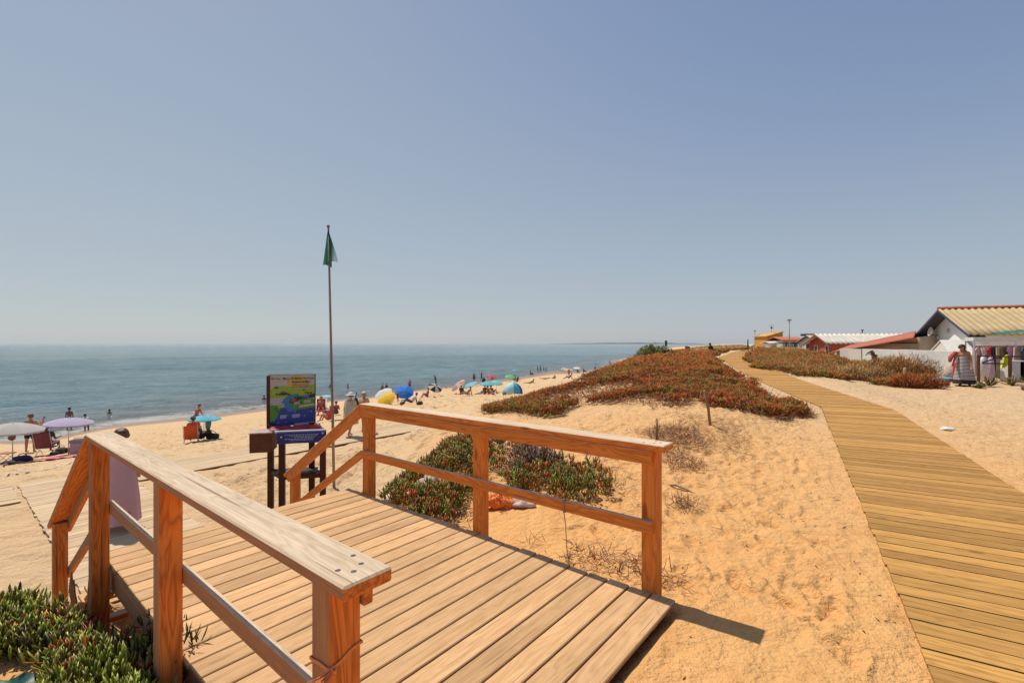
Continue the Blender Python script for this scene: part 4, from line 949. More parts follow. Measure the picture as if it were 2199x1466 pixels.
def net_bundle(u, v, w_, label, sd):
    b, D = on_ground(u, v, 3.5); root = empty('orange_net', b, 0, label, 'net'); m = MB(); m.ell((0, 0, w_ * .35), (w_, w_ * .7, w_ * .45), lump=.2, seed=sd, nu=26, nv=16); m.build('bundle', M_net, root)
    r2 = random.Random(sd); t = MB()
    for i in range(90):
        a = r2.uniform(0, 6.28); e = r2.uniform(0, 1.5); c = Vector((math.cos(a) * math.cos(e) * w_, math.sin(a) * math.cos(e) * w_ * .7, w_ * .35 + math.sin(e) * w_ * .45))
        pts = [c]; 
        for k in range(4): pts.append(pts[-1] + Vector((r2.uniform(-1, 1), r2.uniform(-1, 1), r2.uniform(-.6, .8))) * w_ * .16)
        t.tube(pts, .0032, 4)
    t.build('strands', M_net, root); return root
net_bundle(1075, 1088, .16, 'frayed orange net bundle lying on the sand beyond the middle railing post', 5)
rock('pale_rock', 1125, 1084, .15, .10, .06, M_rock, 'low pinkish rock touching the larger orange net bundle', 'rock', 9)
# green cloth at the lower left, litter on the right
m = MB(); V = []; F = []
for j in range(9):
    for i in range(15): V.append((i * .035 - .25, j * .035, .02 * math.sin(i * 1.1 + j) + .018 * math.sin(j * 1.7) + .025))
for j in range(8):
    for i in range(14): F.append([j * 15 + i, j * 15 + i + 1, (j + 1) * 15 + i + 1, (j + 1) * 15 + i])
m.add(V, F, smooth=True); o = m.build('tarpaulin', plain((.01, .07, .05), .5, .25, 20)); b = on_ground(105, 1462, 2)[0]; o.location = b + Vector((0, -.30, .015)); o.rotation_euler = (0, 0, R(8)); tag(o, 'dark green tarpaulin corner lying on the sand below the ice plant', 'tarpaulin')
m = MB(); m.box((0, 0, 0), (.95, .7, .05), ch=.012); o = m.build('paving_slab', plain((.44, .36, .28), .95, .12, 14)); b = on_ground(1330, 1455, 1.5)[0]; o.location = (b.x + .02, b.y - .62, b.z - .036); o.rotation_euler = (0, 0, R(-28)); tag(o, 'grey paving slab half covered by sand at the landward end of the platform', 'slab')
m = MB(); m.ell((0, 0, .02), (.12, .07, .03), lump=.2, seed=4); o = m.build('plastic_bag', plain((.78, .76, .72), .5)); b = on_ground(2035, 923, 5)[0]; o.location = b; tag(o, 'white crumpled plastic bag lying on open sand right of the boardwalk', 'bag')
# ------------------------------------------------------------------ people: one continuous body per pose, clothing and hair as children
def vunit(v): return Vector(v).normalized()
def skeleton(p):
    """p: dict of directions; returns bones [(name, a, b, ra, rb)] in metres for a 1.70 m adult, facing +y"""
    J = {}; up = vunit(p.get('torso', (0, 0, 1))); fw0 = Vector(p.get('face', (0, 1, 0))); rt = Vector((1, 0, 0))
    fw = (fw0 - up * fw0.dot(up)).normalized(); rt = fw.cross(up).normalized()
    pel = Vector((0, 0, 0)); sp = pel + up * .20; ch = pel + up * .36; nk = pel + up * .53; hup = vunit(p.get('head', up)); hb = nk + hup * .07; hc = nk + hup * .155 + fw * .015
    B = [('pelvis', pel - rt * .055, pel + rt * .055, .115, .115), ('spine', pel + up * .04, sp, .120, .105), ('chest', sp, ch, .108, .128), ('chest', ch - rt * .07, ch + rt * .07, .112, .112),
         ('shoulder', ch + up * .09 - rt * .13, ch + up * .09 + rt * .13, .066, .066), ('neck', ch + up * .08, hb, .062, .050), ('head', hc + hup * .018 - fw * .012, hc - hup * .028 + fw * .022, .090, .066),
         ('head', hc - hup * .01 + fw * .088, hc - hup * .028 + fw * .100, .013, .016), ('head', hc - rt * .082 - hup * .005, hc - rt * .082 - hup * .03, .016, .012), ('head', hc + rt * .082 - hup * .005, hc + rt * .082 - hup * .03, .016, .012),
         ('head', hc - hup * .085 + fw * .055, hc - hup * .075 + fw * .072, .026, .02)]
    for s_, k in ((-1, 'L'), (1, 'R')):
        hp = pel + rt * (.088 * s_) - up * .02; th = vunit(p['thigh' + k]); kn = hp + th * .42; sh = vunit(p['shin' + k]); an = kn + sh * .40
        ft = Vector(p.get('foot' + k, (0, 1, -.25))).normalized(); toe = an + ft * .17
        B += [('hip', hp, hp + th * .12, .092, .086), ('thigh', hp + th * .05, kn, .086, .054), ('shin', kn, kn + sh * .13, .053, .052), ('shin', kn + sh * .12, an, .052, .032), ('foot', an - ft * .03, toe, .034, .026), ('foot', an + ft * .06, toe + Vector((0, 0, -.004)), .036, .024)]
        so_ = ch + up * .09 + rt * (.165 * s_); ua = vunit(p['arm' + k]); el = so_ + ua * .28; fa = vunit(p['fore' + k]); wr_ = el + fa * .25
        B += [('upperarm', so_, el, .050, .037), ('forearm', el, wr_, .037, .025)]
        hd = vunit(p.get('hand' + k, fa)); sd = hd.cross(fw); sd = sd.normalized() if sd.length > .2 else rt.copy(); pn = sd.cross(hd).normalized()
        B.append(('hand', wr_, wr_ + hd * .075, .026, .033))
        for i, (o_, L) in enumerate(((-.030, .062), (-.010, .072), (.010, .068), (.029, .055))):
            a = wr_ + hd * .085 + sd * o_; m_ = a + (hd * .9 + pn * .25).normalized() * L * .55; B.append(('hand', a - hd * .03, m_, .010, .009)); B.append(('hand', m_, m_ + (hd * .7 + pn * .6).normalized() * L * .5, .009, .0075))
        a = wr_ + hd * .03 - sd * .026 * 1; B.append(('hand', a, a + (hd * .6 - sd * .75 + pn * .2).normalized() * .055, .012, .009))
        J['hand' + k] = wr_ + hd * .08
    J.update(head=hc, hup=hup, fw=fw, rt=rt, up=up, neck=nk, chest=ch)
    return B, J
def make_pose(name, p, fine=False):
    B, J = skeleton(p); bm = bmesh.new()
    for _, a, b, ra, rb in B:
        n = 12; d = b - a; L = d.length; d = d.normalized() if L > 1e-6 else Vector((0, 0, 1)); u_ = d.orthogonal().normalized(); w_ = d.cross(u_); rings = []
        for (c, r_, off) in ((a, ra * .5, -ra * .87), (a, ra * .87, -ra * .5), (a, ra, 0), (b, rb, 0), (b, rb * .87, rb * .5), (b, rb * .5, rb * .87)):
            rings.append([bm.verts.new(c + d * off + (u_ * math.cos(2 * PI * i / n) + w_ * math.sin(2 * PI * i / n)) * r_) for i in range(n)])
        for r0, r1 in zip(rings, rings[1:]):
            for i in range(n): bm.faces.new((r0[i], r0[(i + 1) % n], r1[(i + 1) % n], r1[i]))
        bm.faces.new(rings[0][::-1]); bm.faces.new(rings[-1])
    me = bpy.data.meshes.new('tmp'); bm.to_mesh(me); bm.free(); o = bpy.data.objects.new('tmp', me); COL.objects.link(o)
    m = o.modifiers.new('r', 'REMESH'); m.mode = 'VOXEL'; m.voxel_size = .0085 if fine else .014
    m = o.modifiers.new('s', 'SMOOTH'); m.iterations = 3; m.factor = .5
    dg = bpy.context.evaluated_depsgraph_get(); body = bpy.data.meshes.new_from_object(o.evaluated_get(dg)); bpy.data.objects.remove(o)
    n = len(body.vertices); co = np.empty(n * 3, np.float32); body.vertices.foreach_get('co', co); co = co.reshape(-1, 3)
    zmin = co[:, 2].min(); co[:, 2] -= zmin; body.vertices.foreach_set('co', co.ravel()); body.name = 'person_' + name
    body.polygons.foreach_set('use_smooth', np.ones(len(body.polygons), bool)); body.update()
    if not body.materials: body.materials.append(None)
    # nearest bone of every vertex
    best = np.full(n, 1e9); bi = np.zeros(n, int); bt = np.zeros(n); names = [b[0] for b in B]; org = co + [0, 0, zmin]
    for i, (_, a, b, ra, rb) in enumerate(B):
        a, b = np.array(a), np.array(b); d = b - a; t = np.clip(((org - a) @ d) / (d @ d + 1e-9), 0, 1); q = np.linalg.norm(org - a - t[:, None] * d, axis=1) - (ra * (1 - t) + rb * t)
        k = q < best; best[k] = q[k]; bi[k] = i; bt[k] = t[k]
    nor = np.empty(n * 3, np.float32); body.vertices.foreach_get('normal', nor) if hasattr(body.vertices[0], 'normal') else None; nor = nor.reshape(-1, 3)
    bn = np.array(names)[bi]
    faces = [tuple(f.vertices) for f in body.polygons]
    rel = org - np.array(J['head']); hz = rel @ np.array(J['hup']); hy = rel @ np.array(J['fw']); tz = org @ np.array(J['up']); hx = rel @ np.array(J['rt'])
    def cover(mask, off, nm):
        fs = [f for f in faces if all(mask[i] for i in f)]
        if not fs: return None
        used = sorted({i for f in fs for i in f}); mp = {v: i for i, v in enumerate(used)}
        V = co[used] + nor[used] * (off if np.isscalar(off) else off[used][:, None]); inner = co[used] + nor[used] * .001; k = len(used)
        F = [[mp[i] for i in f] for f in fs]; E = {}
        for f in F:
            for a, b in zip(f, f[1:] + f[:1]): E[(a, b)] = 1
        F2 = list(F)
        for (a, b) in E:
            if (b, a) not in E: F2.append([b, a, a + k, b + k])
        me = bpy.data.meshes.new(nm); me.from_pydata(np.vstack([V, inner]).tolist(), [], F2); me.polygons.foreach_set('use_smooth', np.ones(len(F2), bool)); me.materials.append(None); me.update(); return me
    isin = lambda *a: np.isin(bn, a)
    C = {'hair': cover(isin('head') & ((hz > .045) | ((hy < .0) & (hz > -.06))) , .014, 'hair'),
         'long_hair': cover((isin('head') & ((hz > .045) | (hy < .015))) | (isin('neck', 'shoulder') & (hy < -.02) & (hz > -.24) & (np.abs(hx) < .10)), .022, 'hair'),
         'hat': cover(isin('head') & (hz > .03), .028, 'hat'),
         'shorts': cover(((isin('pelvis', 'hip') & (tz < .07)) | (isin('spine') & (tz < .08)) | (isin('thigh') & (bt < .55))), .018, 'shorts'),
         'trunks': cover(((isin('pelvis', 'hip', 'spine') & (tz < .04)) | (isin('thigh') & (bt < .12))), .009, 'trunks'),
         'bikini_top': cover(isin('chest', 'spine') & (tz > .29) & (tz < .38), .010, 'bikini_top'),
         'swimsuit': cover(((isin('pelvis', 'hip', 'spine', 'chest') & (tz < .42)) | (isin('thigh') & (bt < .04))), .008, 'swimsuit'),
         'shirt': cover((isin('spine', 'chest', 'shoulder', 'pelvis') & (tz > -.02)) | (isin('upperarm') & (bt < .55)), .017, 'shirt'),
         'trousers': cover(((isin('pelvis', 'hip') & (tz < .08)) | (isin('thigh', 'shin') & (best < 9))), .016, 'trousers')}
    J = {k: (v + Vector((0, 0, -zmin)) if k in ('head', 'handL', 'handR', 'neck', 'chest') else v) for k, v in J.items()}
    return dict(body=body, C=C, J=J, H=float(co[:, 2].max()), ext=(co[:, 0].min(), co[:, 0].max()))
DN = (0, 0, -1)
POSES = dict(
    stand=dict(thighL=(-.06, .02, -1), thighR=(.06, 0, -1), shinL=(-.02, -.03, -1), shinR=(.02, -.03, -1), armL=(-.22, -.04, -1), armR=(.22, -.02, -1), foreL=(-.05, .18, -1), foreR=(.05, .2, -1)),
    hold=dict(thighL=(-.10, .02, -1), thighR=(.10, 0, -1), shinL=(-.02, -.03, -1), shinR=(.02, -.03, -1), torso=(.05, -.05, 1), armL=(-.25, .35, -1), armR=(.2, .5, -1), foreL=(.6, .7, .1), foreR=(-.3, .8, .35)),
    walk=dict(thighL=(-.04, .34, -1), thighR=(.04, -.26, -1), shinL=(0, .02, -1), shinR=(0, -.52, -1), torso=(0, .06, 1), armL=(-.16, -.34, -1), armR=(.16, .32, -1), foreL=(-.02, -.05, -1), foreR=(.02, .55, -1), footR=(0, .8, -.7)),
    armsout=dict(thighL=(-.16, 0, -1), thighR=(.14, .05, -1), shinL=(-.02, -.03, -1), shinR=(.02, -.03, -1), armL=(-1, .1, -.2), armR=(1, .1, .0), foreL=(-.8, .5, .2), foreR=(.9, .3, .2)),
    bend=dict(thighL=(-.12, -.12, -1), thighR=(.12, .10, -1), shinL=(0, .02, -1), shinR=(0, -.10, -1), torso=(0, .30, 1), head=(0, .5, 1), armL=(-.35, .15, -1), armR=(.30, .2, -1), foreL=(-.15, .3, -1), foreR=(0, .6, -.8)),
    sit=dict(thighL=(-.16, .85, .62), thighR=(.16, .85, .55), shinL=(.0, .42, -.9), shinR=(0, .45, -.9), torso=(0, -.22, 1), armL=(-.25, .45, -.8), armR=(.25, .4, -.85), foreL=(.1, .95, .1), foreR=(-.1, .95, .1)),
    sitback=dict(thighL=(-.14, .95, .28), thighR=(.14, .9, .45), shinL=(0, .8, -.5), shinR=(0, .6, -.8), torso=(0, -.75, .85), head=(0, -.2, 1), armL=(-.3, -.25, -1), armR=(.3, -.2, -1), foreL=(-.1, -.3, -.9), foreR=(.1, -.2, -.95)),
    chair=dict(thighL=(-.12, 1, .10), thighR=(.12, 1, .04), shinL=(-.02, .2, -1), shinR=(.02, .1, -1), torso=(0, -.25, 1), armL=(-.3, .25, -.9), armR=(.3, .25, -.9), foreL=(-.05, .9, .1), foreR=(.05, .9, .1)),
    lie=dict(thighL=(-.07, 1, .05), thighR=(.08, 1, .10), shinL=(0, 1, -.03), shinR=(.02, 1, -.1), torso=(0, -1, .10), face=(0, .2, 1), head=(0, -1, .25), armL=(-.45, .9, .0), armR=(.6, -.2, .05), foreL=(-.1, 1, -.05), foreR=(-.3, -.9, .1), footL=(-.3, .5, .8), footR=(.3, .5, .8)),
    prop=dict(thighL=(-.07, 1, -.02), thighR=(.09, .95, .0), shinL=(0, 1, .0), shinR=(.02, 1, .05), torso=(0, -.86, .52), face=(0, -.4, -1), head=(0, -.4, 1), armL=(-.15, -.15, -1), armR=(.15, -.2, -1), foreL=(.1, -1, -.02), foreR=(-.1, -1, -.02), footL=(0, 1, .1), footR=(0, 1, .1)),
)
PO = {}
def pose(name, fine=False):
    k = (name, fine)
    if k not in PO: PO[k] = make_pose(name, POSES[name], fine)
    return PO[k]
SKIN = {'tan': (.36, .16, .09), 'light': (.50, .27, .18), 'brown': (.17, .075, .045), 'red': (.38, .12, .075), 'dark': (.07, .035, .025)}
HAIR = {'black': (.012, .010, .010), 'brown': (.11, .055, .028), 'blond': (.32, .2, .09), 'white': (.55, .53, .5)}
def person(pos, H, rz, pname, skin='tan', hair='black', wear=(), label='', group=None, long=False, sink=0.0, fine=False, tilt=0.0):
    """H: height of a standing adult of the same build; rz turns the +y facing direction"""
    q = pose(pname, fine); sc = H / 1.70
    o = bpy.data.objects.new('person', q['body']); COL.objects.link(o)
    o.location = (pos[0], pos[1], pos[2] - sink); o.rotation_euler = (tilt, 0, rz); o.scale = (sc, sc, sc)
    o.material_slots[0].link = 'OBJECT'; o.material_slots[0].material = plain(SKIN[skin], .55, .08, 6)
    tag(o, label, 'person', group)
    items = [(('long_hair' if long else 'hair'), HAIR[hair])] if hair else []
    for nm, c in items + list(wear):
        me = q['C'].get(nm)
        if me is None: continue
        c_ = bpy.data.objects.new('hair' if 'hair' in nm else nm, me); COL.objects.link(c_); c_.parent = o
        c_.material_slots[0].link = 'OBJECT'; c_.material_slots[0].material = plain(c, .85 if 'hair' not in nm else .6, .12, 14)
    return o
def skirt(parent, prof, mat, name='dress', n=28, c=(0, 0), fold=.05, ph=0.0, dark=None, sway=(0, 0)):
    """cloth tube: prof = [(z, rx, ry)] from top to hem, with folds growing to the hem"""
    V = []; F = []; N = len(prof)
    for j, (z, rx, ry) in enumerate(prof):
        t = j / (N - 1)
        for i in range(n):
            a = 2 * PI * i / n; k = 1 + fold * t * (math.sin(5 * a + ph) + .6 * math.sin(9 * a + 2 * ph))
            V.append((c[0] + rx * math.cos(a) * k + sway[0] * t * t, c[1] + ry * math.sin(a) * k + sway[1] * t * t, z))
    for j in range(N - 1):
        for i in range(n): F.append([j * n + i, j * n + (i + 1) % n, (j + 1) * n + (i + 1) % n, (j + 1) * n + i])
    m = MB(); m.add(V, F, smooth=True); return m.build(name, mat, parent)

# ------------------------------------------------------------------ beach things
def umbrella(base, H, Rad, cols, label, tilt=(0, 0), group='beach umbrellas', peak=.22, val=.10, panels=8, droop=.0, bag=None, pole_r=.016, rz=0.3):
    """cols: list of panel colours used in turn"""
    root = empty('beach_umbrella', base, 0, label, 'umbrella', group)
    Rad *= .94; d = Vector((tilt[0], tilt[1], 1)).normalized(); top = Vector((0, 0, H * .55)) + d * (H * .45)
    m = MB(); m.tube([(0, 0, -.2), (0, 0, H * .55), top - d * .02], pole_r, 8); m.build('pole', plain((.62, .62, .62), .4, .1, 4), root)
    ms = [plain(c, .8, .06, 3, transl=.35) for c in cols]; V = []; F = []; mi = []
    q = d.to_track_quat('Z', 'Y').to_matrix(); n = panels; sub = 4; rings = 6
    for j in range(rings + 1):
        t = j / rings
        for i in range(n * sub):
            a = 2 * PI * i / (n * sub) + rz; e = (i % sub) / sub; sag = 1 - .07 * t * math.sin(PI * e)
            z = -Rad * peak * 2.0 * (1 - math.cos(t * 1.05)) ; V.append(top + q @ Vector((math.cos(a) * Rad * t * sag, math.sin(a) * Rad * t * sag, z - droop * t)))
    nn = n * sub
    for j in range(rings):
        for i in range(nn): F.append(([j * nn + i, j * nn + (i + 1) % nn, (j + 1) * nn + (i + 1) % nn, (j + 1) * nn + i], (i // sub) % len(cols)))
    m = MB()
    for k in range(len(cols)):
        m.add(V, [f for f, c in F if c == k], mi=k, smooth=True)
    cn = m.build('canopy', ms, root)
    if val:
        m = MB(); V2 = []
        last = V[rings * nn:]
        for p in last: V2.append(p)
        for i, p in enumerate(last): V2.append(p - q @ Vector((0, 0, val * (.75 + .25 * math.sin(i * PI / sub * 2)))))
        for k in range(len(cols)): m.add(V2, [[i, (i + 1) % nn, nn + (i + 1) % nn, nn + i] for i in range(nn) if (i // sub) % len(cols) == k], mi=k)
        m.build('valance', ms, root)
    for i in range(n):
        m = MB(); a = 2 * PI * i / n + rz; e = top + q @ Vector((math.cos(a) * Rad * .97, math.sin(a) * Rad * .97, -Rad * peak * 2 * (1 - math.cos(1.0)) - .012 - droop)); mid = top + q @ Vector((math.cos(a) * Rad * .5, math.sin(a) * Rad * .5, -Rad * peak * 2 * (1 - math.cos(.525)) - .02))
        m.tube([top - d * .03, mid, e], .006, 4); m.build('rib', plain((.55, .55, .55), .4), root)
    m = MB(); m.lathe([(0, .05), (.02, .04), (.03, 0), (.02, -.02)], top, 10); m.build('finial', plain((.75, .75, .75), .5), root)
    return root
def bag(base, w_, d_, h, col, label, cat='bag', strap=True, lump=.10, sd=1, group=None, rz=0.0, name='bag', col2=None):
    root = empty(name, base, rz, label, cat, group); m = MB(); m.ell((0, 0, h * .42), (w_ / 2, d_ / 2, h * .5), lump=lump, seed=sd, nu=20, nv=12, sup=.75); m.build('body', plain(col, .8, .3, 9), root)
    if strap:
        m = MB(); m.tube([(-w_ * .3, 0, h * .8), (-w_ * .2, .02, h * 1.15), (0, .03, h * 1.25), (w_ * .2, .02, h * 1.12), (w_ * .3, 0, h * .8)], .014, 6); m.build('strap', plain(col2 or tuple(c * .7 for c in col), .8), root)
    if col2:
        m = MB(); m.tube([(math.cos(t) * w_ * .36, -math.sin(t) * d_ * .50 - .0, h * .42 + math.sin(t * 2) * .02) for t in np.linspace(.1, PI - .1, 14)], .018, 6); m.build('trim', plain(col2, .8), root)
    return root
def towel(c0, ex, ey, col, label, cat='towel', stripes=None, group=None):
    """corner c0 and two edge vectors on the ground"""
    V = []; F = []; nu, nv = 30, 12; X0, Y0 = c0.x, c0.y; xs = []; ys = []
    for j in range(nv + 1):
        for i in range(nu + 1): xs.append(X0 + ex[0] * i / nu + ey[0] * j / nv); ys.append(Y0 + ex[1] * i / nu + ey[1] * j / nv)
    zs = ground(np.array(xs), np.array(ys)) + .07 + .02 * fbm(np.array(xs), np.array(ys), .3, 2, 4)
    V = [(xs[i] - X0, ys[i] - Y0, zs[i] - c0.z) for i in range(len(xs))]
    mi_ = {}
    m = MB(); w_ = nu + 1
    cols_ = stripes or [col]
    for k in range(len(cols_)):
        fs = []
        for j in range(nv):
            for i in range(nu):
                kk = int(vn(np.array([i * .35 + 5]), np.array([j * .45]), 3)[0] * 1.99 * len(cols_) / 2 * 1.0) % len(cols_) if stripes else 0
                if kk == k: fs.append([j * w_ + i, j * w_ + i + 1, (j + 1) * w_ + i + 1, (j + 1) * w_ + i])
        m.add(V, fs, mi=k, smooth=True)
    o = m.build('beach_towel', [plain(c, .9, .1, 10) for c in cols_]); o.location = c0; return tag(o, label, cat, group)
def camp_chair(pos, rz, col, label, sc=1.0, recl=.35, frame=(.5, .5, .5), group='beach chairs', seat_h=.33):
    root = empty('beach_chair', pos, rz, label, 'chair', group); root.scale = (sc,) * 3; fm = plain(frame, .4, .1, 5, .4); cm = plain(col, .85, .15, 8)
    h = seat_h; b = Vector((0, -.28 - recl * .55, h + .55))
    m = MB(); m.board((-.25, 0, h), (.25, 0, h), .5, .025, ch=.008); m.build('seat', cm, root)
    m = MB(); V = []; 
    for j in range(7):
        t = j / 6
        for i in range(5): V.append((-.25 + .125 * i, -.25 - recl * .6 * t - .04 * math.sin(PI * t) * math.sin(PI * i / 4), h + .02 + .62 * t))
    V2 = [(x, y - .018, z) for x, y, z in V]; F = []
    for j in range(6):
        for i in range(4): a = j * 5 + i; F += [[a, a + 1, a + 6, a + 5], [a + 35, a + 40, a + 41, a + 36]]
    m.add(V + V2, F); m.build('backrest', cm, root)
    for s_ in (-1, 1):
        m = MB(); m.tube([(.27 * s_, .26, 0), (.27 * s_, .1, h * .6), (.27 * s_, -.26, h + .02), (.27 * s_, -.28 - recl * .62, h + .66)], .012, 6); m.build('frame', fm, root)
        m = MB(); m.tube([(.27 * s_, -.30, 0), (.27 * s_, .22, h + .02)], .012, 6); m.build('leg', fm, root)
        m = MB(); m.board((.29 * s_, .22, h + .22), (.29 * s_, -.30, h + .20), .04, .022); m.build('armrest', fm, root)
        m = MB(); m.tube([(.28 * s_, .22, h), (.28 * s_, .22, h + .21)], .01, 6); m.build('arm_support', fm, root)
    return root
def ph_(px, D): return px * D / FPX
def G(u, v): p, D = on_ground(u, v, 9); return p, D

# --- the group at the far left
b, D = on_ground(27, 993, 10); umbrella(b, ph_(993 - 908, D), ph_(56, D), [(.48, .48, .45), (.52, .50, .49)], 'large grey beach umbrella cut off by the photo edge beside the man in black shorts', (.05, 0), peak=.30, val=.07)
q = MB(); q.ell((0, 0, 0), (.11, .09, .10), lump=.15, seed=3); q.tube([(0, 0, .05), (.0, .02, .22)], .01, 5); o = q.build('hanging_bag', plain((.20, .08, .08), .8, .3)); o.location = b + Vector((.04, -.06, ph_(993 - 938, D))); tag(o, 'small dark red bag hanging from the pole of the grey umbrella', 'bag')
b, D = on_ground(147, 975, 10); umbrella(b, ph_(975 - 897, D), ph_(46, D), [(.47, .42, .60)], 'lilac beach umbrella standing above the pink towels', (.05, 0), peak=.26, val=.07)
p, D = on_ground(65, 972, 10); person(p, 1.76, R(20), 'hold', 'tan', 'brown', [('shorts', (.008, .008, .012))], 'man in black swimming shorts standing beside the grey umbrella holding a child', fine=False)
cp_ = p + Vector((.16, .34, 1.02)); o = person(cp_, .92, R(160), 'sit', 'light', 'black', [('swimsuit', (.55, .4, .45))], 'small child held on the chest of the man in black shorts'); 
p, D = on_ground(102, 977, 10); camp_chair(p, R(-160) + PI, (.16, .04, .05), 'dark red folding beach chair seen from behind near the lilac umbrella', 1.0, .3)
person(p + Vector((0, .03, .02)), 1.7, R(20), 'chair', 'brown', 'black', [('shirt', (.05, .04, .045)), ('shorts', (.14, .05, .05))], 'person with black hair and dark shirt sitting in the dark red folding chair')
p, D = on_sea(149, 921); person(p, 1.72, R(10), 'stand', 'brown', 'black', [('shorts', (.01, .01, .015))], 'person standing in the shallows hidden behind the lilac umbrella', sink=.12)
p, D = on_sea(186, 925); person(p, 1.5, R(70), 'bend', 'brown', 'black', [('shirt', (.6, .58, .58))], 'person in a white shirt in shallow water right of the lilac umbrella', sink=.25)
b, D = on_ground(172, 972, 10); r0 = empty('cooler_box', b, R(12), 'pale pink cooler box with grey lid beside the lilac umbrella', 'cooler'); w_ = ph_(14, D)
m = MB(); m.box((-w_, -.18, 0), (w_, .2, ph_(23, D)), ch=.02); m.build('body', plain((.62, .36, .42), .5), r0); m = MB(); m.box((-w_ * 1.05, -.2, ph_(23, D)), (w_ * 1.05, .22, ph_(29, D)), ch=.015); m.build('lid', plain((.30, .27, .27), .5), r0)
m = MB(); m.tube([(-w_ * .8, 0, ph_(28, D)), (-w_ * .7, 0, ph_(33, D)), (w_ * .7, 0, ph_(33, D)), (w_ * .8, 0, ph_(28, D))], .012, 6); m.build('handle', plain((.6, .6, .6), .5), r0)
for u, v, w_, h, c, lb, c2 in ((132, 974, 22, 15, (.05, .04, .035), 'dark brown bag with patterned side on the pink towel', (.5, .3, .4)), (117, 977, 16, 9, (.02, .02, .03), 'low black bag between the folding chair and the brown bag', None), (154, 972, 12, 14, (.05, .10, .16), 'small dark teal bag leaning on the pink cooler', (.3, .45, .5)),
                        (48, 992, 34, 15, (.015, .02, .06), 'dark navy bag lying below the pole of the grey umbrella', None), (18, 999, 24, 11, (.03, .03, .03), 'black bag with a pale grey rim at the photo edge', (.45, .43, .40))):
    b, D = on_ground(u, v, 9); bag(b, ph_(w_, D), ph_(w_, D) * .7, ph_(h, D), c, lb, sd=u, col2=c2, group='bags around the umbrellas')
b, D = on_ground(15, 990, 9); r0 = empty('folding_stool', b, 0, 'tiny reddish folding stool behind the black bag at the photo edge', 'stool'); m = MB(); m.board((-.2, 0, .30), (.2, 0, .30), .3, .03); m.build('seat', plain((.35, .13, .07), .8), r0)
for s_ in (-1, 1):
    m = MB(); m.tube([(-.18 * s_, -.12, 0), (.18 * s_, -.12, .29)], .01, 5); m.build('leg', plain((.55, .5, .48), .5), r0)
    m = MB(); m.tube([(-.18 * s_, .12, 0), (.18 * s_, .12, .29)], .01, 5); m.build('leg', plain((.55, .5, .48), .5), r0)
a, D = on_ground(75, 987, 9); e_, _ = on_ground(168, 976, 9); f_, _ = on_ground(66, 992, 9)
towel(f_, (e_.x - a.x, e_.y - a.y), (-.35, .75), (.62, .08, .20), 'bright pink towel spread under the bags near the lilac umbrella')
a, D = on_ground(-2, 1003, 9); e_, _ = on_ground(60, 990, 9); towel(a, (e_.x - a.x, e_.y - a.y), (-.4, .8), (.55, .12, .16), 'reddish towel under the navy bag at the photo edge')
a, D = on_ground(2, 1026, 8); e_, _ = on_ground(148, 997, 8); dx, dy = e_.x - a.x, e_.y - a.y
towel(a, (dx, dy), (-.42, .62), (.6, .6, .62), 'long blue and white patterned towel lying alone on the sand', stripes=[(.66, .68, .70), (.10, .30, .42), (.66, .68, .70), (.35, .55, .62)])
# swimmers
for i, (u, v, vt, lb) in enumerate(((235, 888, 878, 'swimmer with only the head above water, closest to the foam'), (567, 858, 848, 'swimmer seen just left of the information board'), (709, 832, 824, 'swimmer seen just left of the flagpole'), (747, 832, 824, 'swimmer seen just right of the flagpole'), (742, 757, 754, 'very distant swimmer near the horizon'))):
    p, D = on_sea(u, v); person(p, 1.7, R(30 * i), 'stand', 'brown', 'black', [], lb, 'swimmers', sink=1.7 - max(.24, ph_(v - vt, D)))
p, D = on_sea(936, 824); person(p, 1.7, R(100), 'bend', 'dark', 'black', [], 'dark bather leaning forward in the water near the wet sand', sink=1.7 - ph_(17, D) - .25)
# --- light blue umbrella group
b, D = on_ground(438, 946, 12); umbrella(b, ph_(946 - 892, D), ph_(35, D), [(.10, .46, .62), (.14, .52, .66)], 'turquoise blue beach umbrella left of the information board', (.04, .0), peak=.20, val=.05)
LBU = b.copy(); LBD = D
p, D = on_ground(421, 924, 12); person(p, ph_(58, D) , R(-20), 'bend', 'red', 'brown', [('trunks', (.01, .01, .015)), ('bikini_top', (.45, .08, .07))], 'sunburnt person in black bottoms standing behind the turquoise umbrella')
p, D = on_ground(411, 950, 12); camp_chair(p, R(30), (.48, .08, .02), 'orange red low beach chair by the turquoise umbrella', .95, .45, seat_h=.2)
person(p + Vector((.02, .10, -.06)), 1.65, R(30), 'chair', 'red', 'black', [('shirt', (.50, .09, .03)), ('hat', (.10, .12, .07))], 'person in orange leaning back in the orange red beach chair')
p, D = on_ground(432, 946, 12); person(p, 1.5, R(-60), 'sit', 'dark', 'black', [('trousers', (.015, .015, .02))], 'person in dark clothes sitting on the sand under the turquoise umbrella')
b, D = on_ground(457, 943, 12); bag(b, ph_(26, D), ph_(15, D), ph_(14, D), (.04, .018, .018), 'big dark beach bag in the shade right of the turquoise umbrella pole', sd=6)
b, D = on_ground(447, 924, 12); m = MB(); m.ell((0, 0, .42), (.16, .12, .42), lump=.08, seed=2); o = m.build('hanging_towel', plain((.05, .16, .13), .9)); o.location = b; tag(o, 'dark green towel bundle standing behind the turquoise umbrella', 'towel')
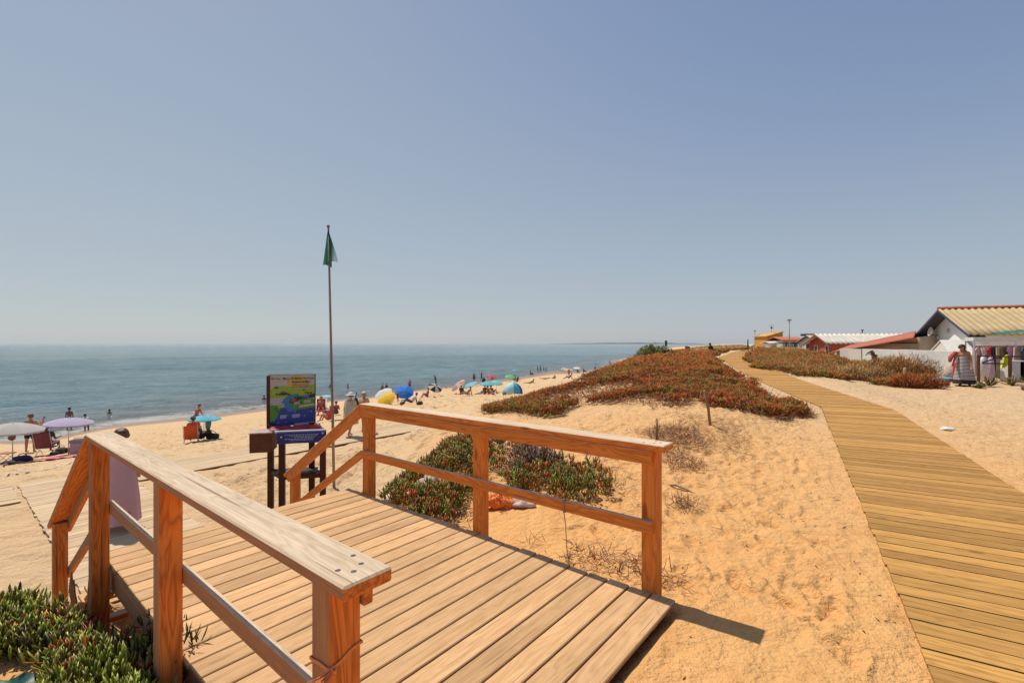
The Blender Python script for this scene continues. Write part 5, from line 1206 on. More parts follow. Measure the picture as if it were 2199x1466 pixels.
# --- group behind the board
b, D = on_ground(678, 878, 15); umbrella(b, ph_(878 - 850, D), ph_(24, D), [(.62, .52, .34)], 'cream beach umbrella half hidden by the information board', (0, 0), peak=.16, val=.05)
b, D = on_ground(702, 878, 15); umbrella(b, ph_(878 - 848, D), ph_(15, D), [(.30, .58, .68)], 'small pale blue umbrella just left of the flagpole', (.05, 0), peak=.2, val=.05)
p, D = on_ground(689, 891, 15); camp_chair(p, R(200), (.42, .03, .04), 'wide red beach chair between the board and the flagpole', 1.15, .5, seat_h=.22); person(p + Vector((0, .05, -.02)), 1.7, R(200), 'chair', 'red', 'black', [('shorts', (.3, .03, .04))], 'person with black hair reclining in the wide red beach chair')
b, D = on_ground(703, 890, 15); bag(b, ph_(14, D), ph_(10, D), ph_(10, D), (.12, .12, .13), 'grey bag on the sand left of the flagpole', sd=8)
p, D = on_ground(706, 905, 15); person(p, 1.5, R(80), 'sit', 'red', 'blond', [('shirt', (.55, .06, .04)), ('trunks', (.5, .05, .04))], 'child in bright red sitting on the sand just left of the flagpole')
p, D = on_ground(721, 892, 15); person(p, 1.6, R(30), 'sit', 'red', 'brown', [('swimsuit', (.15, .03, .03))], 'person in a dark red swimsuit sitting just right of the flagpole')
# --- the strolling couple
p, D = on_ground(752, 938, 12); Hc = ph_(938 - 843, D)
o = person(p, Hc, R(-12), 'walk', 'light', 'brown', [('hat', (.62, .56, .48)), ('shirt', (.42, .36, .29))], 'person strolling in a long beige cover-up and straw hat right of the flagpole')
skirt(o, [(1.40, .15, .12), (1.28, .21, .15), (1.0, .22, .17), (.75, .27, .22), (.52, .31, .27)], plain((.42, .36, .29), .9, .1, 5), fold=.06)
m = MB(); m.lathe([(.10, 0), (.17, -.012), (.20, -.02), (.17, -.004), (.10, .012)], (0, .03, 1.63), 18); m.build('hat_brim', plain((.62, .56, .48), .9), o)
p2, D2 = on_ground(773, 934, 12); o = person(p2 + Vector((0, .35, 0)), Hc * .97, R(-12), 'walk', 'tan', 'blond', [('shirt', (.58, .30, .16)), ('shorts', (.45, .35, .25)), ('hat', (.60, .45, .33))], 'companion in orange patterned shirt walking behind the beige figure')
b = p.lerp(p2, .5); m = MB(); m.ell((0, 0, .20), (.10, .07, .26), lump=.08, seed=4); m.tube([(0, 0, .42), (.01, 0, .56), (.03, 0, .62)], .012, 6); o = m.build('shoulder_bag', plain((.012, .010, .012), .7)); o.location = (b.x, b.y + .05, b.z + .68); tag(o, 'black bag carried between the two strolling figures', 'bag')
b, D = on_ground(733, 903, 12); m = MB(); m.board((-.35, 0, .03), (.35, .1, .06), .12, .03); o = m.build('sandals', plain((.02, .02, .02), .7)); o.location = b; tag(o, 'dark flip flop pair lying on the sand near the strolling couple', 'sandals')
# --- yellow / blue umbrellas and neighbours
b, D = on_ground(832, 872, 15); umbrella(b, ph_(23, D), ph_(22.5, D), [(.80, .50, .02), (.82, .56, .03)], 'yellow beach umbrella tilted low towards the camera', (-.35, -.85), peak=.30, val=0, pole_r=.014)
b, D = on_ground(822, 866, 15); umbrella(b + Vector((-.4, 2.0, 0)), ph_(22, D), ph_(22, D), [(.70, .68, .66)], 'white beach umbrella peeping out behind the yellow one', (-.3, -.6), peak=.25, val=0)
b, D = on_ground(868, 858, 15); umbrella(b, ph_(24, D), ph_(22, D), [(.02, .16, .62), (.03, .22, .70)], 'bright blue beach umbrella tilted beside the yellow one', (.25, -.8), peak=.28, val=0)
p, D = on_ground(861, 861, 15); person(p + Vector((0, -1.2, 0)), ph_(24, D), R(60), 'stand', 'red', 'brown', [('swimsuit', (.16, .02, .05))], 'child in dark red swimsuit standing in front of the bright blue umbrella')
b, D = on_ground(838, 868, 15); m = MB(); m.ell((0, 0, .12), (.45, .2, .14), lump=.15, seed=3); o = m.build('bag', plain((.03, .015, .015), .8)); o.location = b + Vector((.2, -1.6, 0)); tag(o, 'dark flat bag in front of the yellow umbrella', 'bag')
for u, lb, sk, c, po in ((821, 'person in a grey shirt, left of the pair at the water behind the yellow umbrella', 'tan', (.25, .2, .17), 'stand'), (830, 'person in dark shorts standing on the right of the pair behind the yellow umbrella', 'red', (.10, .05, .05), 'stand')):
    p, D = on_sea(u, 847); person(p, ph_(27, D), R(150), po, sk, 'brown', [('shorts', (.08, .06, .05)), ('shirt', c)], lb, sink=.15)
p, D = on_ground(880, 838, 15); person(p, ph_(24, D), R(-20), 'walk', 'red', 'brown', [('shorts', (.10, .09, .06))], 'shirtless walker in olive shorts at the water edge above the blue umbrella')
b, D = on_ground(932, 852, 15); umbrella(b, ph_(26, D), ph_(17, D), [(.02, .02, .02), (.60, .55, .50)], 'black and white umbrella tipped over towards the sun', (.45, -.5), peak=.35, val=.0)
p, D = on_ground(917, 854, 15); person(p, 1.7, R(110), 'sit', 'red', 'brown', [('shirt', (.45, .07, .03)), ('shorts', (.06, .10, .25))], 'person in an orange red top sitting before the black and white umbrella')
p, D = on_ground(884, 870, 15); person(p, 1.7, R(105), 'sitback', 'brown', 'black', [('shirt', (.55, .48, .46)), ('trousers', (.04, .05, .10))], 'person in a pale shirt reclining on the sand above the railing cap')
b, D = on_ground(894, 870, 15); m = MB(); m.tube([(0, 0, -.1), (.75, .3, 1.45)], .02, 6); o = m.build('umbrella_pole', plain((.5, .46, .42), .5)); o.location = b; tag(o, 'bare slanting pole stuck in the sand behind the reclining person', 'pole')
b, D = on_ground(902, 870, 15); bag(b, ph_(12, D), ph_(9, D), ph_(9, D), (.04, .02, .02), 'dark maroon bag right of the slanting pole', sd=12)
b, D = on_ground(864, 869, 15); bag(b, ph_(11, D), ph_(9, D), ph_(7, D), (.015, .015, .03), 'black rounded bag left of the reclining person', sd=14)
# --- striped canopy group
b, D = on_ground(988, 846, 20); umbrella(b, ph_(26, D), ph_(20, D), [(.66, .24, .14), (.62, .55, .50), (.10, .40, .48)], 'coral white and teal striped umbrella tilted on the left of the beach group', (-.8, -.35), peak=.32, val=0)
b, D = on_ground(1012, 846, 22); umbrella(b, ph_(24, D), ph_(19, D), [(.16, .50, .62), (.30, .58, .68)], 'sky blue umbrella next to the coral striped one', (-.35, -.2), peak=.2, val=.06)
b, D = on_ground(1047, 846, 24); umbrella(b, ph_(26, D), ph_(17, D), [(.14, .52, .56)], 'aqua umbrella above the seated family', (0, -.25), peak=.22, val=.06)
b, D = on_ground(1066, 843, 24); umbrella(b, ph_(25, D), ph_(14, D), [(.20, .58, .54)], 'pale green blue umbrella touching the aqua one on the tent side', (.15, -.3), peak=.25, val=.06)
for i, (u, v, po, sk, we, lb) in enumerate(((991, 847, 'sit', 'brown', [('shirt', (.06, .03, .03))], 'person in dark brown sitting under the coral striped umbrella'),
        (1003, 851, 'sitback', 'tan', [('shorts', (.2, .18, .12))], 'sunbather leaning back in front of the sky blue umbrella'),
        (1030, 847, 'prop', 'red', [('swimsuit', (.4, .25, .25))], 'sunbather in pale pink lying left of the seated family'),
        (1042, 847, 'sit', 'brown', [('shirt', (.20, .03, .03))], 'family member in dark red sitting under the aqua umbrella'),
        (1050, 849, 'sit', 'red', [('shirt', (.25, .05, .04))], 'front family member in brick red sitting under the aqua umbrella'),
        (1058, 847, 'sitback', 'brown', [('swimsuit', (.12, .02, .03))], 'family member in a maroon swimsuit leaning back towards the tent'),
        (1111, 821, 'sit', 'brown', [('shirt', (.06, .05, .04))], 'lone dark figure sitting behind the blue tent'),
        (1139, 823, 'prop', 'brown', [('trunks', (.05, .04, .05))], 'sunbather lying between the tent and the dune, nearest the dune'),
        (1039, 823, 'sit', 'dark', [('shirt', (.03, .02, .03))], 'tiny dark figure sitting left of the pink umbrella'),
        (1140, 806, 'sit', 'dark', [], 'tiny dark figure sitting at the water edge right of the teal umbrella'),
        (1170, 814, 'lie', 'red', [('trunks', (.1, .05, .05))], 'sunbather with knees flat lying left of three similar ones'),
        (1189, 813, 'prop', 'brown', [('trunks', (.2, .06, .05))], 'sunbather propped on the elbows in the middle of the far beach'),
        (1222, 815, 'sitback', 'dark', [('trunks', (.02, .02, .03))], 'dark sunbather leaning back nearest the dune slope'),
        (1252, 811, 'sit', 'red', [('trunks', (.5, .2, .2))], 'pinkish person sitting right of the dark sunbather'),
        (1240, 801, 'sit', 'dark', [('shirt', (.02, .02, .03))], 'dark figure sitting left under the far white umbrella'),
        (1254, 800, 'sit', 'dark', [('shirt', (.10, .02, .03))], 'figure in maroon sitting right under the far white umbrella'),
        (1278, 792, 'prop', 'brown', [], 'tiny sunbather below the distant twin blue umbrellas'))):
    p, D = on_ground(u, v, 20); person(p, 1.68, R((i * 67) % 360) if po != 'lie' else R(80), po, sk, 'black' if i % 3 else 'brown', we, lb, 'people on the beach')
# tent
b, D = on_ground(1101, 846, 20); root = empty('beach_tent', b, R(8), 'blue and aqua pop-up beach tent', 'tent'); W_ = ph_(22, D); H_ = ph_(25, D); tm = [plain((.36, .62, .62), .7), plain((.05, .36, .52), .7), plain((.01, .05, .32), .7), plain((.06, .05, .26), .7)]
m = MB(); V = []; n = 32; rg = 8
for j in range(rg + 1):
    t = j / rg
    for i in range(n): a = 2 * PI * i / n; rr_ = math.sin(t * PI / 2) ; V.append((math.cos(a) * W_ * rr_ * (1 - .04 * abs(math.sin(3 * a))), math.sin(a) * W_ * .8 * rr_, H_ * math.cos(t * PI / 2) ** .9))
for k in range(4): m.add(V, [[j * n + i, (j + 1) * n + i, (j + 1) * n + (i + 1) % n, j * n + (i + 1) % n] for j in range(rg) for i in range(n) if [3, 2, 2, 3, 0, 0, 1, 2][i // 4] == k or (i // 4 == 5 and False)], mi=k, smooth=False)
m.build('shell', tm, root)
m = MB(); V = [(-W_ * .3, -W_ * .80, .02), (W_ * .45, -W_ * .80, .02), (W_ * .05, -W_ * .45, H_ * .78)]; m.tube([V[0], V[2], V[1]], .03, 6); m.build('door_arch', plain((.03, .08, .35), .6), root)
b, D = on_ground(1083, 849, 20); bag(b, ph_(9, D), ph_(8, D), ph_(9, D), (.16, .2, .19), 'grey green bag standing left of the tent', sd=21)
# standing pair, farther umbrellas
p, D = on_ground(1018, 820, 20); person(p, max(1.3, ph_(20, D)), R(20), 'stand', 'brown', 'black', [('shorts', (.03, .03, .03))], 'dark child standing at the water edge, arms down', sink=.05)
p, D = on_ground(1034, 818, 20); person(p, max(1.3, ph_(20, D)), R(40), 'armsout', 'red', 'brown', [('trunks', (.2, .15, .15))], 'child with arms stretched out at the water edge', sink=.05)
for u, v, h, rad, cols_, lb, tl in ((1054, 824, 18, 11, [(.66, .20, .28), (.45, .04, .10)], 'pink and crimson umbrella near the water', (.2, -.5)), (1095, 825, 19, 12, [(.10, .50, .20), (.22, .55, .30)], 'green beach umbrella above the tent', (.1, -.4)), (1105, 815, 21, 10, [(.05, .50, .50)], 'teal umbrella standing upright near the water', (0, 0)),
        (1276, 787, 11, 5.5, [(.10, .36, .62)], 'left one of two distant blue umbrellas', (0, 0)), (1282, 787, 10, 4.5, [(.12, .40, .66)], 'right one of two distant blue umbrellas', (0, 0)), (1220, 805, 14, 12, [(.66, .52, .34)], 'cream umbrella on the far beach with a red standing figure', (0, -.1)), (1239, 803, 15, 9, [(.72, .70, .68)], 'white umbrella over the dark seated figures', (0, -.2)),
        (1210, 797, 7, 6, [(.72, .70, .70), (.3, .3, .36)], 'small white umbrella lying low by the far water', (-.4, -.6)), (1345, 779, 9, 6, [(.70, .70, .72)], 'most distant white umbrella next to the dune crest', (0, -.3)), (1246, 802, 14, 5, [(.08, .09, .06)], 'small dark umbrella beside the far white one', (0, 0))):
    b, D = on_ground(u, v, 20); umbrella(b, ph_(h, D), ph_(rad, D), cols_, lb, tl, peak=.24, val=.05, pole_r=.025)
p, D = on_ground(1105, 817, 20); person(p + Vector((0, -.6, 0)), 1.7, R(10), 'sit', 'dark', 'black', [], 'dark figure sitting under the teal umbrella', 'people on the beach')
p, D = on_ground(1221, 808, 20); person(p + Vector((0, -.6, 0)), ph_(17, D), R(10), 'stand', 'red', 'black', [('shirt', (.5, .05, .06)), ('shorts', (.5, .05, .06))], 'figure in red standing in front of the far cream umbrella')
for u, v, h, lb in ((1155, 799, 14, 'walker at the far water edge, left of four'), (1161, 799, 14, 'walker at the far water edge, second of four'), (1168, 798, 11, 'smaller walker at the far water edge, third of four'), (1173, 798, 11, 'smaller walker at the far water edge, right of four'), (1310, 786, 12, 'person standing on the far beach just seaward of the dune crest')):
    p, D = on_ground(u, v, 20); person(p, ph_(h, D), R(90), 'walk', 'brown', 'black', [('shorts', (.1, .12, .14))], lb)
b, D = on_ground(1341, 777, 20); person(b, 1.7, R(80), 'sit', 'dark', 'black', [], 'tiny dark figure beside the most distant white umbrella', 'people on the beach')
# --- woman in the long pink dress walking away beyond the near railing
p = at(260, 1140, 7.0); p.z = BW + .014; o = person(p, 1.465, R(35), 'walk', 'tan', 'brown', [], 'woman in a long pale pink dress walking away beyond the near railing', fine=True, long=True)
skirt(o, [(1.47, .13, .10), (1.40, .20, .13), (1.22, .19, .15), (1.02, .19, .16), (.80, .22, .20), (.5, .25, .24), (.28, .26, .26), (.12, .27, .28)], plain((.55, .34, .38), .9, .06, 4, transl=.12), fold=.045, n=48)
# --- woman in the striped dress
p, D = on_ground(2072, 829, 12); sc_ = 1.0
o = person(p, ph_(829 - 737, D), R(115), 'bend', 'tan', 'black', [], 'woman in a long black and white striped dress walking on sand near the clothes stall', fine=True, long=True)
ms, nt, pp, _ = newmat('striped cloth'); tc = nd(nt, 'ShaderNodeTexCoord').outputs['Object']; sx_ = nd(nt, 'ShaderNodeSeparateXYZ', {0: tc})
wv_ = nd(nt, 'ShaderNodeMath', {0: math_(nt, 'SINE', math_(nt, 'MULTIPLY', sx_.outputs[2], 2 * PI / .055)), 1: .0}, operation='GREATER_THAN').outputs[0]
lowz = rng_(nt, sx_.outputs[2], .26, .262, 0, 1); cc_ = mixc(nt, math_(nt, 'MULTIPLY', wv_, lowz), (.018, .014, .016), (.62, .56, .54)); nt.links.new(cc_, pp.inputs['Base Color']); pp.inputs['Roughness'].default_value = .9
skirt(o, [(1.30, .17, .13), (1.16, .18, .16), (.98, .20, .18), (.75, .25, .23), (.45, .30, .29), (.10, .35, .34)], ms, fold=.05, n=48, c=(0, .06), sway=(0, -.06))
m = MB(); m.tube([(.22, .16, 1.36), (.33, .3, 1.12), (.30, .42, .98)], [.07, .085, .05], 8); m.build('scarf', plain((.42, .07, .05), .85), o)
# ------------------------------------------------------------------ houses
M_wall = plain((.66, .62, .56), .9, .06, 3); M_wall2 = plain((.52, .48, .42), .9, .12, 4); M_tan = plain((.40, .33, .25), .9, .14, 5)
M_red = plain((.42, .09, .045), .85, .15, 6); M_rtile = plain((.44, .14, .08), .85, .3, 5); M_yel = plain((.55, .27, .03), .85, .08, 3); M_blu = plain((.02, .035, .13), .5, .2, 8)
M_glass = plain((.015, .018, .022), .15, .1, 3); M_tar = plain((.05, .045, .045), .8, .2, 6); M_cream = plain((.58, .50, .36), .85, .16, 3)
def roof_mat(name, a, b, c):
    m, nt, p, out = newmat(name); tc = nd(nt, 'ShaderNodeTexCoord').outputs['Object']; n = noise(nt, tc, 1.6, 6, .65); n2 = noise(nt, vscale(nt, tc, (9, .8, .8)), 1.0, 3, .6); n3 = noise(nt, tc, 11, 4, .7)
    q = mixc(nt, rng_(nt, n, .3, .7), a, b); q = mixc(nt, rng_(nt, n2, .5, .75, 0, .5), q, c); q = mixc(nt, rng_(nt, n3, .25, .5, .4, 0), q, c); nt.links.new(q, p.inputs['Base Color']); p.inputs['Roughness'].default_value = .9; return m
M_fc = roof_mat('ochre fibre cement roof', (.52, .40, .22), (.44, .32, .16), (.30, .19, .10)); M_wc = roof_mat('white fibre cement roof', (.66, .62, .54), (.52, .47, .40), (.36, .30, .25)); M_tr = roof_mat('old red roof', (.46, .14, .08), (.38, .11, .06), (.20, .08, .05))
def sheet(A, B, C_, D_, nx, ny, amp, per, thick, mat, name, parent):
    """roof slope A-B eave, D-C ridge; corrugations run from eave to ridge"""
    A, B, C_, D_ = map(Vector, (A, B, C_, D_)); n = (B - A).cross(D_ - A).normalized()
    if n.z < 0: n = -n
    L = (B - A).length; V = []
    for k in (0, 1):
        for j in range(ny + 1):
            for i in range(nx + 1):
                s_, t = i / nx, j / ny; p = A.lerp(B, s_).lerp(D_.lerp(C_, s_), t); V.append(p + n * (amp * math.sin(2 * PI * s_ * L / per) - k * thick))
    w_ = nx + 1; N = w_ * (ny + 1); F = []
    for j in range(ny):
        for i in range(nx): a = j * w_ + i; F += [[a, a + 1, a + w_ + 1, a + w_], [a + N, a + N + w_, a + N + w_ + 1, a + N + 1]]
    for i in range(nx): F += [[i, i + N, i + N + 1, i + 1], [ny * w_ + i, ny * w_ + i + 1, ny * w_ + i + 1 + N, ny * w_ + i + N]]
    for j in range(ny): F += [[j * w_, (j + 1) * w_, (j + 1) * w_ + N, j * w_ + N], [j * w_ + nx, j * w_ + nx + N, (j + 1) * w_ + nx + N, (j + 1) * w_ + nx]]
    m = MB(); m.add(V, F, smooth=amp > 0); return m.build(name, mat, parent)
def win(parent, x, y, z, w_, h, face, glass=True, door=False, frame=M_wall2):
    """face: 'x-' wall facing -x, 'y-' wall facing -y; a recessed pane inside a proud frame"""
    def Bx(m, u0, u1, z0, z1, d0, d1):
        if face == 'y-': m.box((x + u0, y - d1, z0), (x + u1, y - d0, z1))
        else: m.box((x - d1, y + u0, z0), (x - d0, y + u1, z1))
    m = MB(); Bx(m, -w_ / 2, w_ / 2, z, z + h, .0, .012); f = m.build('door' if door else 'window', M_glass if glass else M_blu, parent)
    m = MB()
    for u0, u1, z0, z1 in ((-w_ / 2 - .06, -w_ / 2, z - .05, z + h + .06), (w_ / 2, w_ / 2 + .06, z - .05, z + h + .06), (-w_ / 2, w_ / 2, z + h, z + h + .06), (-w_ / 2, w_ / 2, z - .06, z)): Bx(m, u0, u1, z0, z1, -.0, .05)
    m.build('frame', frame, f); return f
def house(name, origin, rot, L, W_, ze, zr, zb, label, wall, roof, over=.35, gover=.9, amp=.03, per=.28, wins=(), trim=None, ridge=None, cat='house', nx=None, ridge_at=.5, thick=.05):
    """local x along the ridge, y across (gable); origin = the near eave corner of the gable at ground; heights are absolute"""
    r = empty(name, (origin[0], origin[1], zb), rot, label, cat); ze -= zb; zr -= zb; yr = W_ * ridge_at
    m = MB(); x0, x1, y0, y1 = gover, L - .3, over, W_ - over; s1 = (zr - ze) / max(yr, .01); s2 = (zr - ze) / max(W_ - yr, .01)
    h0 = ze + over * s1 - thick - .04; h1 = ze + over * s2 - thick - .04; hr = zr - thick - .05
    prof = [(y0, -.3), (y1, -.3), (y1, h1)] + ([(yr, hr)] if 0 < ridge_at < 1 else []) + [(y0, h0)]
    if ridge_at >= 1: prof = [(y0, -.3), (y1, -.3), (y1, hr), (y0, h0)]
    n = len(prof); V = [(x0, y, z) for y, z in prof] + [(x1, y, z) for y, z in prof]; m.add(V, [list(range(n)), list(range(n, 2 * n))[::-1]] + [[i, i + n, (i + 1) % n + n, (i + 1) % n] for i in range(n)]); m.build('wall', wall, r)
    nx = nx or max(8, int(L / per * 8)) if amp > 0 else 4
    rf = sheet((0, 0, ze), (L, 0, ze), (L, yr, zr), (0, yr, zr), nx, 4, amp, per, thick, roof, 'roof', r)
    if ridge_at < 1: sheet((L, W_, ze), (0, W_, ze), (0, yr, zr), (L, yr, zr), nx, 4, amp, per, thick, roof, 'roof', r)
    if trim:
        for a, b in (((.03, 0, ze), (.03, yr, zr)), ((.03, W_, ze), (.03, yr, zr))):
            m = MB(); a, b = Vector(a), Vector(b); d = Vector((0, 0, -.10)); m.board(a + d, b + d, .045, .17, up=(0, -(b - a).z, (b - a).y) if (b - a).y > 0 else (0, (b - a).z, -(b - a).y)); m.build('bargeboard', trim, r)
    if trim and gover > .5:
        for ya, za, yb, zb_ in ((.02, ze, yr, zr), (W_ - .02, ze, yr, zr)):
            m = MB(); dz = -thick - amp * 2 - .015; m.add([(.05, ya, za + dz), (gover + .02, ya, za + dz), (gover + .02, yb, zb_ + dz), (.05, yb, zb_ + dz)] + [(.05, ya, za + dz - .02), (gover + .02, ya, za + dz - .02), (gover + .02, yb, zb_ + dz - .02), (.05, yb, zb_ + dz - .02)], [[0, 1, 2, 3], [7, 6, 5, 4], [0, 4, 5, 1], [1, 5, 6, 2], [2, 6, 7, 3], [3, 7, 4, 0]]); m.build('soffit', M_tar, r)
    if ridge:
        m = MB(); m.tube([(0, yr, zr + .03), (L, yr, zr + .03)], .10, 10); m.build('ridge_tiles', ridge, rf)
    for w_ in wins: win(r, *w_)
    return r
ez = lambda v, D: EYE - (v - HY) / FPX * D
# big white house on the right
rot = math.atan2(-.375, .93)
hb = house('beach_house', (24.2, 25.0), rot, 14.0, 7.2, 2.10, 3.70, .12, 'white beach house with ochre corrugated roof, dark blue gable edge and deep eaves', plain((.78, .76, .72), .9, .06, 3), M_fc, .35, .70, .035, .30, [(.70, 6.3, 1.03, .52, .58, 'x-'), (.70, 2.0, 1.0, .55, .5, 'x-')], M_blu, M_rtile)
m = MB(); m.lathe([(0, .0), (.16, .03), (.26, .10), (.30, .16), (.27, .16), (.14, .07), (0, .04)], (0, 0, 0), 18, M=T(.42, 5.4, 2.24) @ Matrix.Rotation(R(-80), 4, 'Y')); m.tube([(.70, 5.4, 2.1), (.5, 5.4, 2.15), (.42, 5.4, 2.24)], .02, 6); m.build('satellite_dish', M_wall, hb)
m = MB(); m.lathe([(0, 0), (.16, .0), (.16, .05), (0, .06)], (0, 0, 0), 14, M=T(.70, 4.05, 2.25) @ Matrix.Rotation(R(-90), 4, 'Y')); m.build('vent', M_wall2, hb)
m = MB(); m.box((.58, 5.25, 1.78), (.70, 5.55, 1.98), ch=.02); m.build('meter_box', M_wall2, hb)
sheet((6.2, -1.0, 2.0), (9.8, -1.0, 2.0), (9.8, .4, 2.45), (6.2, .4, 2.45), 60, 2, .03, .24, .06, M_rtile, 'porch_roof', hb)
# added white gabled form, standing in for a sunlit patch on the house
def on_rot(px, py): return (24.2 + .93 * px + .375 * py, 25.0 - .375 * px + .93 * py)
o1 = on_rot(-.4, .9); house('sunlit_patch_form', (o1[0] - .3, o1[1] - .3), rot, 1.7, 2.9, 1.0, 1.82, .12, 'small white gabled form added as a sunlit patch before the white beach house', M_wall, plain((.70, .68, .62), .8), .05, .05, 0, .3, (), None, None, ridge_at=.42)
m = MB(); m.tube([(0, 0, 0), (.8, -.35, .05)], .09, 8)
m = MB(); p0 = Vector(on_rot(1.2, -.2) + (1.95,)); p1 = Vector(on_rot(5, -.2) + (1.95,))
# tan low building with long red roof
r = empty('lean_to', (25.9, 30, .2), 0, 'long low tan building with a sloping faded red roof left of the white beach house', 'building'); zb = .2
A0 = Vector((at(1972, 0, 29.5).x, 29.5, 0)); B0 = Vector((at(1790, 0, 39).x, 39, 0)); q = A0 - Vector((25.9, 30, 0)); w2 = B0 - Vector((25.9, 30, 0)); ex = Vector((5.5, 1.4, 0))
zA, zB = ez(724, 29.5) - zb, ez(755, 39) - zb
V = [q + Vector((.08, 0, -.3)), w2 + Vector((.08, 0, -.3)), w2 + ex + Vector((0, 0, -.3)), q + ex + Vector((0, 0, -.3)), q + Vector((.08, 0, zA + .02)), w2 + Vector((.08, 0, zB + .02)), w2 + ex + Vector((0, 0, zB - .06)), q + ex + Vector((0, 0, zA + .5))]
m = MB(); m.add(V, [[0, 1, 5, 4], [1, 2, 6, 5], [2, 3, 7, 6], [3, 0, 4, 7], [4, 5, 6, 7], [3, 2, 1, 0]]); m.build('wall', M_tan, r)
Fq = lambda u, v, D: at(u, v, D) - Vector((25.9, 30, zb))
sheet(Fq(1962, 724, 28.9), Fq(1786, 755.5, 38.2), Fq(1825, 740.5, 41), Fq(1966, 710.5, 31.5), 90, 3, .012, .35, .07, M_tr, 'roof', r)
m = MB(); a_ = q.lerp(w2, .18); b_ = q.lerp(w2, .02); m.board(a_ + Vector((.04, 0, .98)), b_ + Vector((.04, 0, .98)), .05, .22, up=(0, 0, 1)); m.build('shutter', plain((.62, .55, .30), .7), r)
m = MB(); a_ = q.lerp(w2, .3); m.board(a_ + Vector((.04, 0, 1.45)), b_ + Vector((.04, 0, 1.45)), .04, .06); m.build('gutter', M_tar, r)
# white garden wall
def wall(name, pts, h, t, mat, label, cat='wall'):
    r = MB(); o0 = Vector(pts[0]); 
    for a, b in zip(pts, pts[1:]):
        a, b = Vector(a), Vector(b); d = (b - a).normalized(); r.box((0, -t / 2, -.4), ((b - a).length, t / 2, h), T(a.x - o0.x, a.y - o0.y, a.z - o0.z) @ RZ(math.atan2(d.y, d.x)), ch=.01)
    o = r.build(name, mat); o.location = o0; return tag(o, label, cat)
a, b = at(1855, 0, 31), at(2056, 0, 21.5); wall('garden_wall', [(a.x, a.y, .1), (b.x, b.y, .1)], ez(750.5, 27) - .1, .16, plain((.60, .58, .54), .9, .10, 4), 'low white rendered garden wall behind the brown grass mound')
a, b = at(1806, 0, 36), at(1852, 0, 31.5); wall('garden_wall', [(a.x, a.y, .15), (b.x, b.y, .15)], ez(749, 33) - .15, .16, M_wall2, 'short greyish wall piece continuing the white wall to the left')
# red house with white corrugated roof
hr_ = house('beach_house', (at(1777, 0, 43).x, 43.0), R(-6), 9.5, 4.4, ez(737, 43), ez(716.5, 45), .55, 'brick red gabled cottage with a white corrugated roof', M_red, M_wc, .15, .5, .05, .42, [(.5, 1.0, .1, .45, .75, 'x-', False, False, M_wall), (.5, 2.9, .1, .45, .75, 'x-', False, False, M_wall)], plain((.30, .09, .05), .8), None)
m = MB(); 
for x, y in ((3.0, 1.2), (4.8, 1.7)): m.lathe([(0, .25), (.2, .1), (.25, -.05)], (x, y, 1.6), 8)
# narrow white house left of it
house('beach_house', (at(1754, 0, 56).x, 56.0), R(8), 4.0, 3.4, ez(734, 56), ez(719, 57), .5, 'narrow white house with a pale brown roof beside the brick red cottage', M_wall, M_cream, .1, .25, .0, .3, [(.25, 1.7, .35, .5, .9, 'x-'), (.25, .8, .35, .4, .9, 'x-')], M_tar, None)
m = MB(); m.box((0, 0, 0), (1.5, .7, .28), ch=.03); o = m.build('chimney_cap', M_tar); p = at(1737, 719, 57); o.location = (p.x, 58, ez(721, 57)); tag(o, 'dark box on the roof of the narrow white house', 'chimney')
# yellow mono-pitch house
y0 = at(1647, 0, 100); yw = (1679 - 1645) / FPX * 100
yh = empty('yellow_house', (y0.x, 100, .3), 0, 'ochre yellow house with a steep single pitch roof', 'house')
m = MB(); zl, zh, zb_ = ez(722, 100) - .3, ez(712, 100) - .3, -.5; n = 4; pr = [(0, zb_), (yw, zb_), (yw, zh), (0, zl)]
m.add([(x, 0, z) for x, z in pr] + [(x, 5, z) for x, z in pr], [[0, 1, 2, 3], [7, 6, 5, 4], [1, 5, 6, 2], [0, 3, 7, 4]]); m.build('wall', M_yel, yh)
sheet((-.3, -.3, zl + .02), (-.3, 5.3, zl + .02), (yw + .15, 5.3, zh + .1), (yw + .15, -.3, zh + .1), 40, 2, .03, .3, .12, plain((.55, .30, .10), .8), 'roof', yh)
m = MB(); m.box((yw * .15, -1.0, zb_), (yw * .95, -.02, ez(737, 99) - .3), ch=.02); m.build('terrace_wall', M_wall, yh)
# white low building with red roof next to it
def simple_house(u0, u1, vt, vr, vb, D, dep, wallm, roofm, label, wins=(), nm='beach_house', rot=0):
    a, b = at(u0, 0, D), at(u1, 0, D); W2 = b.x - a.x; zb = ez(vb, D) - .4; r = empty(nm, (a.x, D, zb), 0, label, 'house'); ze, zr = ez(vt, D) - zb, ez(vr, D + dep * .5) - zb
    m = MB(); m.box((0, 0, -.3), (W2, dep, ze)); m.build('wall', wallm, r)
    sheet((-.3, -.4, ze + .03), (W2 + .3, -.4, ze + .03), (W2 + .3, dep * .5, zr), (-.3, dep * .5, zr), max(8, int(W2 * 12)), 3, .03, .4, .1, roofm, 'roof', r)
    sheet((W2 + .3, dep + .3, ze + .03), (-.3, dep + .3, ze + .03), (-.3, dep * .5, zr), (W2 + .3, dep * .5, zr), 8, 2, .0, .4, .1, roofm, 'roof', r)
    for x, z, w_, h in wins: win(r, x * W2, 0, z, w_, h, 'y-')
    return r
simple_house(1681, 1731, 731, 723, 750, 92, 6, M_wall2, M_rtile, 'low white house with a long orange red roof behind the street lamp', [(.2, .9, .8, .9), (.5, .9, .8, .9), (.8, .9, .8, .9)])
